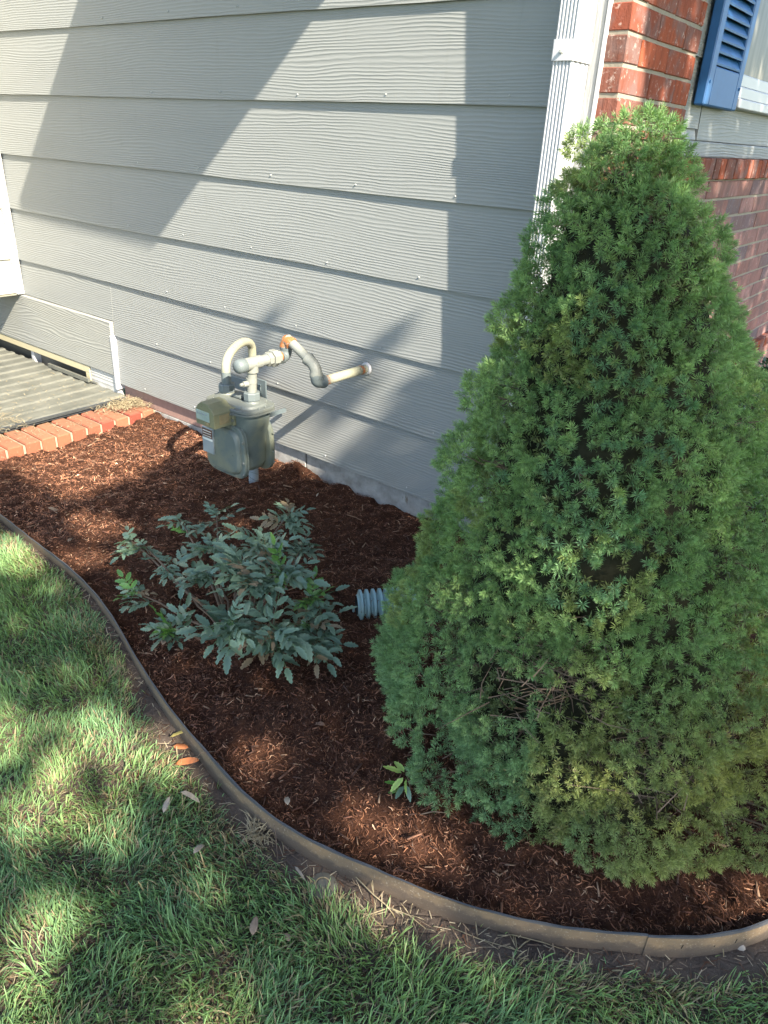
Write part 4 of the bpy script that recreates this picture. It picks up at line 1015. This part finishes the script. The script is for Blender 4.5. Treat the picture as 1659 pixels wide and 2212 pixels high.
def mesh_leaf(name, acc, mat):
    me = bpy.data.meshes.new(name); me.from_pydata(acc[0], [], acc[1]); a = me.color_attributes.new('tint', 'FLOAT_COLOR', 'POINT')
    a.data.foreach_set('color', np.array([(*c, 1) for c in acc[2]], np.float32).ravel()); me.materials.append(mat)
    me.polygons.foreach_set('use_smooth', [True] * len(me.polygons)); me.update(); return me
def compound(seed, pairs, mat, scale=1.):
    random.seed(seed); acc = [[], [], []]; LL = .115 * scale; 
    def rach(t): return Vector((0, LL * t, -.10 * LL * t * t + .02 * LL * math.sin(t * 5)))
    pts = [rach(k / 6) for k in range(7)]
    q = MB(); q.tube(pts, [.0011] * 6 + [.0006], 4); b = len(acc[0]); acc[0] += q.v; acc[1] += [tuple(i + b for i in f) for f in q.f]; acc[2] += [(.8, .9, .6)] * len(q.v)
    for k in range(pairs):
        t = .32 + .62 * k / pairs; l = scale * random.uniform(.042, .053) * (1 - .15 * abs(k - pairs / 2) / pairs)
        for s in (-1, 1):
            bl = leaflet_pts(l, l * random.uniform(.52, .62), random.choice((3, 4)), random.uniform(.02, .35), random.uniform(.12, .5), random.uniform(.18, .30))
            Mx = Matrix.Translation(rach(t)) @ Matrix.Rotation(-s * random.uniform(.75, 1.05), 4, 'Z') @ Matrix.Rotation(random.uniform(-.25, .35), 4, 'X') @ Matrix.Rotation(s * random.uniform(-.2, .5), 4, 'Y'); add_blade(acc, Mx, bl)
    bl = leaflet_pts(scale * .052, scale * .029, 4, .2, .3, .25); add_blade(acc, Matrix.Translation(rach(1.)) @ Matrix.Rotation(random.uniform(-.2, .1), 4, 'X'), bl)
    return mesh_leaf('leaf', acc, mat)
ML = [compound(900 + k, (3, 3, 2, 4, 3, 2, 4, 3, 2, 3)[k], M['maho'], (1, .9, .85, 1.05, .95, .8, .9, 1.1, 1., .8)[k]) for k in range(10)]
MO = [compound(970, 3, M['maho_old'], .85)]
MF = [compound(950 + k, 3, M['maho_fresh'], .75) for k in range(2)]
bush = tag(empty('oregon_grape', (-1.43, 1.19, .02)), 'leggy holly-leaved shrub with blue green spiny leaflets in the middle of the mulch', 'shrub')
BI = Matrix.Translation((-1.43, 1.19, .02)).inverted()
def BU(o): o.parent = bush; o.matrix_parent_inverse = BI; return o
base1 = Vector((-1.44, 1.15, .0)); base2 = Vector((-1.36, 1.22, .0))
tips = dict(A=(-1.806, 1.281, .20, 5, .8), A2=(-1.72, 1.36, .22, 6, .8), B=(-1.492, 1.471, .27, 7, .8), C=(-1.863, 1.121, .17, 6, .8), C2=(-1.80, 1.13, .17, 5, .8), D=(-1.70, 1.143, .14, 6, .75), E=(-1.685, 1.005, .11, 7, .85), F=(-1.458, .973, .10, 8, .9),
            G=(-1.539, 1.201, .25, 7, .9), H=(-1.373, 1.155, .28, 8, .95), I=(-1.287, 1.138, .27, 8, .95), J=(-1.28, 1.227, .26, 7, .9), K=(-1.266, 1.027, .19, 8, 1.05), L=(-1.178, 1.094, .18, 7, 1.0),
            M_=(-1.194, 1.259, .18, 7, .85), N=(-1.115, 1.20, .11, 6, .9), O=(-1.19, 1.115, .12, 6, .95), P=(-1.40, 1.43, .20, 6, .8), Q=(-1.406, 1.281, .27, 7, .85), S=(-1.489, 1.125, .2, 6, .85), T=(-1.159, 1.203, .14, 6, .95), U=(-1.33, 1.10, .12, 6, .95), X=(-1.46, 1.32, .20, 6, .85), Y=(-1.56, 1.30, .18, 5, .8))
random.seed(31)
for key, (x, y, z, nl, sc_) in tips.items():
    tip = Vector((x, y, z)); bs = base1 if x < -1.42 else base2; bs = bs + Vector((random.gauss(0, .015), random.gauss(0, .015), 0))
    m1 = bs.lerp(tip, .45) + Vector((random.gauss(0, .015), random.gauss(0, .015), .02 if z > .15 else -.02)); 
    m1.z = max(m1.z, .03)
    q = MB(); nl = int(nl * (1.9 if x > -1.5 else 1.15)); q.tube([bs, bs.lerp(m1, .5) + Vector((0, 0, .012)), m1, m1.lerp(tip, .5) + Vector((0, 0, .008)), tip], [.0045, .0042, .0036, .003, .0018], 6); BU(q.build('stem', M['twig'], smooth=True))
    outd = Vector((x - (-1.40), y - 1.2, 0)); outd = outd.normalized() if outd.length > .05 else Vector((0, 0, 0))
    for k in range(nl):
        fresh = (key in ('F', 'E', 'M_') and k < 3) or random.random() < .04
        me = random.choice(MF) if fresh else (random.choice(MO) if random.random() < .07 else random.choice(ML))
        a = k * 2.4 + random.uniform(-.4, .4); el = (random.uniform(-.35, .55) if not fresh else random.uniform(.3, .9))
        dv = Vector((math.cos(a) * math.cos(el), math.sin(a) * math.cos(el), math.sin(el))) + outd * .45 + Vector((.1, -.25, 0)); dv.normalize()
        o = bpy.data.objects.new('leaf', me); pp = tip - (tip - m1) * random.uniform(0, .45) * (k / nl)
        o.location = pp - dv * .012; rot = dv.to_track_quat('Y', 'Z'); o.rotation_mode = 'QUATERNION'; o.rotation_quaternion = rot @ Matrix.Rotation(random.gauss(0, .35), 3, 'Y').to_quaternion()
        o.scale = [sc_ * random.uniform(.58, 1.08)] * 3; link(o); BU(o)
# seedling
sdl = tag(empty('seedling', (-.672, 1.0, .01)), 'small yellow green seedling with toothed leaves at the foot of the spruce', 'seedling')
DI = Matrix.Translation((-.672, 1.0, .01)).inverted()
def SE(o): o.parent = sdl; o.matrix_parent_inverse = DI; return o
def blade_me(L, Wd, mat, teeth=5):
    acc = [[], [], []]; add_blade(acc, Matrix.Identity(4), leaflet_pts(L, Wd, teeth, random.uniform(.1, .3), .2, .12)); return mesh_leaf('leaf', acc, mat)
random.seed(8); top = Vector((-.660, 1.005, .075))
q = MB(); q.tube([(-.655, 1.02, -.0), (-.655, 1.015, .04), top], [.0018, .0015, .001], 5); SE(q.build('stem', M['seed_dark'] if False else M['twig']))
for (dx, dy, dz, L, mt, oz) in [(-.9, -.25, .15, .046, 'seed', 0), (-.75, .25, .1, .040, 'seed', 0), (-.1, -.9, -.25, .042, 'seed', 0), (.45, -.7, -.25, .036, 'seed', 0), (.9, -.1, 0., .034, 'seed', 0), (.4, .8, .1, .030, 'seed', .0),
                        (-.95, -.45, .1, .036, 'seed_dark', -.035), (-.6, -.8, -.3, .034, 'seed_dark', -.038), (.1, -.9, -.2, .034, 'maho', -.025), (.7, -.6, -.3, .034, 'maho', -.022), (-.2, -.95, -.35, .030, 'seed_dark', -.04)]:
    me = blade_me(L, L * .5, M[mt]); o = bpy.data.objects.new('leaf', me); o.location = top + Vector((dx * .012, dy * .012, oz)); dv = Vector((dx, dy, dz)).normalized(); o.rotation_mode = 'QUATERNION'; o.rotation_quaternion = dv.to_track_quat('Y', 'Z') @ Matrix.Rotation(random.gauss(0, .3), 3, 'Y').to_quaternion(); link(o); SE(o)

# dark shrub against brick wall, behind the spruce on the right
shr = tag(empty('dark_shrub', (-.62, 3.6, 0)), 'dark glossy shrub against the brick wall behind the spruce', 'shrub')
HI = Matrix.Translation((-.62, 3.6, 0)).inverted()
r = np.random.default_rng(55); Nn = 7000; th = r.uniform(0, 6.28, Nn); ph = np.arccos(r.uniform(-.2, 1, Nn)); rad = r.uniform(.6, 1.0, Nn) ** .5
lump = 1 + .12 * np.sin(th * 5 + 1) * np.sin(ph * 6)
Pp = np.column_stack([np.cos(th) * np.sin(ph) * .30 * rad * lump, np.sin(th) * np.sin(ph) * .75 * rad * lump, .08 + np.cos(ph) * .50 * rad * lump]) + np.array([-.52, 3.7, 0])
dn = np.column_stack([np.cos(th) * np.sin(ph), np.sin(th) * np.sin(ph), np.cos(ph)]) + r.normal(0, .5, (Nn, 3)); dn /= np.linalg.norm(dn, axis=1)[:, None]
sd_ = np.cross(dn, r.normal(0, 1, (Nn, 3))); sd_ /= np.linalg.norm(sd_, axis=1)[:, None]; Lf = r.uniform(.02, .035, Nn)[:, None]
V = np.stack([Pp, Pp + dn * Lf * .5 + sd_ * Lf * .22, Pp + dn * Lf, Pp + dn * Lf * .5 - sd_ * Lf * .22], 1).reshape(-1, 3); F = np.arange(Nn)[:, None] * 4 + [0, 1, 2, 3]
o = np_mesh('foliage', V, F, M['yew'], np.repeat(r.uniform(.7, 1.3, (Nn, 1)) * np.ones((1, 3)), 4, 0)); o['kind'] = 'stuff'; o.parent = shr; o.matrix_parent_inverse = HI
q = MB(); random.seed(4)
for k in range(14): q.tube([(-.6, 3.6, -.05), (-.6 + random.gauss(0, .08), 3.7 + random.gauss(0, .3), .22), (-.55 + random.gauss(0, .12), 3.7 + random.gauss(0, .4), .42)], [.01, .006, .003], 5, caps=False)
o = q.build('branches', M['twig']); o.parent = shr; o.matrix_parent_inverse = HI

# ------------------------------------------------------------------ fallen leaves and small litter (each its own thing)
def fallen(name, x, y, z, L, Wd, ang, mat, label, cat='leaf', curl=.3, fold=.5, roll=0., pitch=0.1, teeth=2, group='fallen leaves on the lawn and mulch', tooth=.04):
    acc = [[], [], []]; vs, fs, tn = leaflet_pts(L, Wd, teeth, curl, fold, tooth); acc = [list(vs), list(fs), list(tn)]
    me = bpy.data.meshes.new(name); me.from_pydata(acc[0], [], acc[1]); me.materials.append(M[mat]); me.polygons.foreach_set('use_smooth', [True] * len(me.polygons))
    o = bpy.data.objects.new(name, me); o.location = (x, y, z); o.rotation_euler = (pitch, roll, ang); link(o)
    md = o.modifiers.new('t', 'SOLIDIFY'); md.thickness = .0006
    return tag(o, label, cat, group)
fallen('fallen_leaf', -1.150, .737, -.018, .060, .026, -.75, 'dead_orange', 'curled bright orange leaf on the bare soil beside the edging', curl=-.1, roll=.3, fold=.9, pitch=.1)
fallen('fallen_leaf', -1.225, .780, -.010, .045, .016, -.6, 'dead_yellow', 'narrow yellow leaf resting at the lawn edge above the orange leaf', curl=-.1, pitch=.2)
fallen('fallen_leaf', -1.205, .772, -.020, .042, .028, -1.1, 'dead_orange', 'flat peach leaf half under the yellow leaf', curl=.02, fold=.1)
fallen('fallen_leaf', -1.185, .700, -.020, .040, .024, -.2, 'dead_brown', 'pinkish brown leaf in the grass left of the orange leaf')
fallen('fallen_leaf', -1.055, .683, .004, .050, .018, -1.3, 'dead_pale', 'pale curled leaf lying on top of the grass below the bare soil', fold=.6)
fallen('fallen_leaf', -1.036, .622, .004, .036, .016, .5, 'dead_pale', 'small upright pale leaf in the shaded grass', pitch=.6)
fallen('fallen_leaf', -.905, .600, .004, .030, .019, .1, 'dead_pale', 'rounded pale leaf deep in the grass')
fallen('fallen_leaf', -.738, .728, -.020, .038, .009, -1.75, 'dead_pale', 'slim willow-like pale leaf beside the sprinkler head', fold=.3)
fallen('fallen_leaf', -.682, .560, .002, .034, .022, .6, 'dead_tan', 'tan leaf standing in the long grass near the bottom of the lawn', pitch=.5)
fallen('fallen_leaf', -.625, .600, -.005, .020, .016, 1.2, 'dead_tan', 'tiny brown leaf caught between blades right of the tan leaf')
fallen('fallen_leaf', -1.83, .965, -.018, .050, .032, .4, 'dead_pale', 'beige crumpled leaf against the upper part of the edging', fold=.6, pitch=.3)
fallen('fallen_leaf', -1.90, .935, -.018, .034, .022, 1.4, 'dead_tan', 'little tan leaf left of the beige crumpled leaf')
fallen('fallen_leaf', -2.50, 1.185, .035, .075, .026, -1.4, 'dead_tan', 'long tan leaf on the mulch near the upper end of the edging', fold=.4)
fallen('fallen_leaf', -2.22, 1.10, .030, .035, .022, .4, 'dead_tan', 'short tan leaf on the mulch just inside the edging')
fallen('fallen_leaf', -.560, .835, -.020, .036, .026, .2, 'dead_brown', 'dark grey brown leaf leaning on the sunlit edging', pitch=1.0, fold=.5)
fallen('fallen_leaf', -.575, .832, -.015, .030, .014, .1, 'dead_pale', 'pale pinkish leaf leaning on the sunlit edging', pitch=1.1)
fallen('fallen_leaf', -1.50, .965, .028, .05, .03, .6, 'dead_tan', 'tan dead leaf under the left side of the holly-leaved shrub')
fallen('fallen_leaf', -.83, .800, .030, .026, .018, .9, 'dead_pale', 'pale rounded leaf on the mulch right at the edging lip')
fallen('fallen_leaf', -1.78, 1.90, .075, .022, .009, .3, 'dead_pale', 'white feather-like leaf on the mulch near the foundation', pitch=.6)
fallen('fallen_leaf', -.93, 1.03, .035, .030, .018, 1.9, 'dead_brown', 'reddish brown leaf on the mulch in front of the drain pipe')
# pebble on the right
q = MB(); q.loft([superell(.038, 1.172, a, b, 2.2, 10, 'z', z) for a, b, z in [(.006, .004, -.045), (.013, .009, -.038), (.014, .010, -.028), (.008, .006, -.020)]]); tag(q.build('pebble', M['stone'], smooth=True), 'white pebble at the right end of the edging', 'pebble')
# sprinkler head
q = MB(); q.tube([(-.668, .739, -.08), (-.668, .739, -.030), (-.668, .739, -.026), (-.668, .739, -.028)], [.030, .030, .027, .022], 24); spk = tag(q.build('sprinkler_head', M['rubber'], autosmooth=40), 'round dusty sprinkler head set in the soil at the lawn edge', 'sprinkler head')
q = MB(); q.tube([(-.668 + .015 * math.cos(a), .739 + .015 * math.sin(a), -.0255) for a in np.linspace(.4, 4.6, 18)], .0016, 5); q.build('ring', M['straw'], spk)
q = MB(); q.tube([(-.668, .739, -.029), (-.668, .739, -.022)], [.012, .010], 16); q.build('nozzle', M['rubber'], spk)
# dry grass runners and tangled dry tuft
def runner(pts, r0, label, leaves, seed, name='grass_runner', mat='straw'):
    random.seed(seed); q = MB(); pts = [Vector(p) for p in pts]; r0 *= .75; q.tube(pts, [r0] * (len(pts) - 1) + [r0 * .5], 5)
    o = tag(q.build(name, M[mat], smooth=True), label, 'dry stem', 'dry stems along the edging')
    for k in range(leaves):
        p = pts[random.randrange(1, len(pts))]; acc = [[], [], []]; L = random.uniform(.02, .05); vs, fs, tn = leaflet_pts(L, .0028, 2, .3, .3, 0)
        a = random.uniform(0, 6.28); Mx = Matrix.Translation(p) @ Matrix.Rotation(a, 4, 'Z') @ Matrix.Rotation(random.uniform(.1, .7), 4, 'X'); add_blade(acc, Mx, (vs, fs, tn))
        me = bpy.data.meshes.new('blade'); me.from_pydata(acc[0], [], acc[1]); me.materials.append(M[mat]); l = bpy.data.objects.new('blade', me); link(l, o)
runner([(-.66, .80, -.025), (-.615, .79, -.018), (-.57, .785, -.02), (-.53, .785, -.022), (-.49, .80, -.025), (-.45, .80, -.028)], .0019, 'pale grass runner lying on the sunlit soil beside the sprinkler head', 9, 3)
runner([(-.53, .785, -.022), (-.55, .745, -.018), (-.575, .70, -.02)], .0014, 'short side shoot slanting down into the grass below the pale runner', 4, 4)
runner([(-.42, .835, -.03), (-.36, .845, -.02), (-.29, .875, -.022), (-.22, .91, -.03), (-.17, .93, -.03)], .0013, 'long dry runner on the dark soil below the middle of the edging', 12, 5)
runner([(-.36, .86, -.03), (-.31, .895, -.018), (-.26, .92, -.02), (-.21, .945, -.03)], .0012, 'thin dry runner lying against the foot of the edging', 8, 6)
runner([(-.815, .745, .028), (-.80, .735, .01), (-.775, .715, -.028)], .0012, 'bent brown twig hanging over the edging above the dry tuft', 0, 7, 'twig', 'twig')
runner([(-1.07, .80, .03), (-1.09, .77, .034), (-1.10, .745, .0)], .0009, 'thin twig bent over the edging near the orange leaf', 0, 8, 'twig', 'twig')
q = MB(); random.seed(15); tc_ = Vector((-.857, .735, -.03))
for k in range(90):
    a = random.uniform(0, 6.28); l = random.uniform(.02, .055); e = random.uniform(.0, .8); dv = Vector((math.cos(a) * math.cos(e), math.sin(a) * math.cos(e), math.sin(e))) * l; p = tc_ + Vector((random.gauss(0, .014), random.gauss(0, .012), .004))
    q.tube([p, p + dv * .5 + Vector((0, 0, .006)), p + dv + Vector((0, 0, -.004))], [.0011, .0009, .0004], 3, caps=False)
tag(q.build('dry_grass_tuft', M['straw']), 'tangled dead grass tuft on bare soil against the edging', 'dead grass')
# twigs poking out of the spruce at bottom left
for (p, s) in [([(-.80, 1.10, .05), (-.77, 1.13, .06), (-.72, 1.15, .055), (-.66, 1.17, .07)], 'pale forked twig sticking out of the mulch beside the lower left spruce boughs'), ([(-.60, .96, .03), (-.57, .985, .045), (-.54, 1.02, .03)], 'bare grey twig under the spruce right of the seedling')]:
    runner(p, .002, s, 0, 9, 'twig', 'twig')

# ------------------------------------------------------------------ shade tree out of the picture: its leaves give the dappled light
def lit(gx, gy):
    """how much sun reaches the point of the ground plane (gx, gy)"""
    n = vnoise(gx, gy, 6, 41) * .6 + vnoise(gx, gy, 14, 42) * .4
    L = np.zeros(len(gx))
    band = (gy > 2.10 + .10 * (vnoise(gx, gy * 0, 3, 43) - .5) + .07 * (gx > -2.2)) & (gy < 2.80) & (gx < -1.0); L[band] = 1
    semi = (gx > -2.45) & (gx < -1.3) & (gy > 2.05) & (gy < 2.36); L[semi] = (vnoise((gx + 1.19 * gy)[semi], gy[semi], 7, 44) > .40 + .35 * (2.2 - gy[semi]))
    left = (gx < -2.55 + .12 * (vnoise(gx, gy, 4, 45) - .5)) & (gy > 1.28) & (gy < 2.3); L[left] = (n[left] > .22)
    L[(gx < -3.0) & (gy > 1.2) & (gy < 2.8)] = 1
    for (x, y, a, b, t) in SPOTS:
        a = a + .022; b = b + .022; dx = gx - x; dy = gy - y; u = dx * math.cos(t) + dy * math.sin(t); v = -dx * math.sin(t) + dy * math.cos(t)
        L[((u / a) ** 2 + (v / b) ** 2) * (.75 + .5 * n) < 1] = 1
    L[(gy > 2.8) & (vnoise(gx * 1.0, gy, 9, 46) > .87)] = 1
    return L
SPOTS = [(-2.28, 1.25, .11, .07, 0), (-2.12, 1.11, .09, .045, .5), (-.66, .90, .085, .042, .3), (-.55, .93, .06, .03, .3), (-.51, .79, .085, .04, .4),
         (-2.30, .96, .16, .07, 0), (-1.36, .67, .10, .05, -.3), (-1.20, .715, .085, .05, .3), (-1.20, .65, .06, .04, 0), (-1.27, .49, .13, .05, -.9), (-1.12, .50, .07, .035, 0),
         (-.97, .31, .05, .07, .5), (-.93, .25, .07, .04, 0), (-1.52, .50, .07, .07, 0), (-.42, .81, .05, .03, 0), (.06, 1.25, .04, .05, 0), (-.60, .40, .05, .03, 0),
         (-2.22, 1.92, .10, .09, 0), (-2.35, 1.95, .07, .06, 0), (-1.25, 1.35, .05, .04, 0), (-1.10, 1.33, .04, .03, 0), (-.60, 1.18, .05, .035, 0), (-1.0, .87, .06, .03, .3),
         (-2.45, 1.90, .16, .10, 0), (-2.25, 1.88, .10, .05, 0), (-2.72, 1.60, .14, .08, 0), (-1.90, 1.60, .03, .05, 0)]
r = np.random.default_rng(91); st = .05
GX, GY = np.meshgrid(np.arange(-6.5, 1.8, st), np.arange(-1.2, 5.6, st)); gx = GX.ravel() + r.uniform(-.02, .02, GX.size); gy = GY.ravel() + r.uniform(-.02, .02, GX.size)
sh_ = lit(gx, gy) < .5; Gs = np.column_stack([gx, gy])[sh_]
LP = []
for rep in range(3):
    t = r.uniform(3.3, 5.6, len(Gs)) / -SUN_L[2]; p = np.column_stack([Gs + r.normal(0, .012, Gs.shape), np.zeros(len(Gs))]) - SUN_L[None] * t[:, None]; LP.append(p)
LP = np.vstack(LP); LP = LP[~((LP[:, 0] < -.6) & (LP[:, 1] > 1.3))]; n = len(LP)
nrm = -SUN_L[None] + r.normal(0, .35, (n, 3)); nrm /= np.linalg.norm(nrm, axis=1)[:, None]; u = np.cross(nrm, r.normal(0, 1, (n, 3))); u /= np.linalg.norm(u, axis=1)[:, None]; w = np.cross(nrm, u); sz = r.uniform(.030, .046, n)[:, None]
V = np.stack([LP - u * sz, LP - w * sz * .75, LP + u * sz, LP + w * sz * .75], 1).reshape(-1, 3); F = np.arange(n)[:, None] * 4 + [0, 1, 2, 3]
tree = tag(empty('shade_tree', (4.6, -2.2, -.1)), 'broad leafy tree out of the picture whose crown shades the bed and lawn', 'tree')
TI = Matrix.Translation((4.6, -2.2, -.1)).inverted()
o = np_mesh('crown', V, F, M['canopy']); o['kind'] = 'stuff'; o.parent = tree; o.matrix_parent_inverse = TI
q = MB(); q.tube([(4.6, -2.2, -.1), (4.5, -2.1, 1.8), (4.2, -1.7, 3.4), (3.6, -1.2, 5.2)], [.2, .16, .12, .05], 12); o = q.build('trunk', M['bark'], smooth=True); o.parent = tree; o.matrix_parent_inverse = TI
print('canopy leaves', n, 'total tris approx', sum(sum(max(1, p.loop_total - 2) for p in []) for _ in [0]))
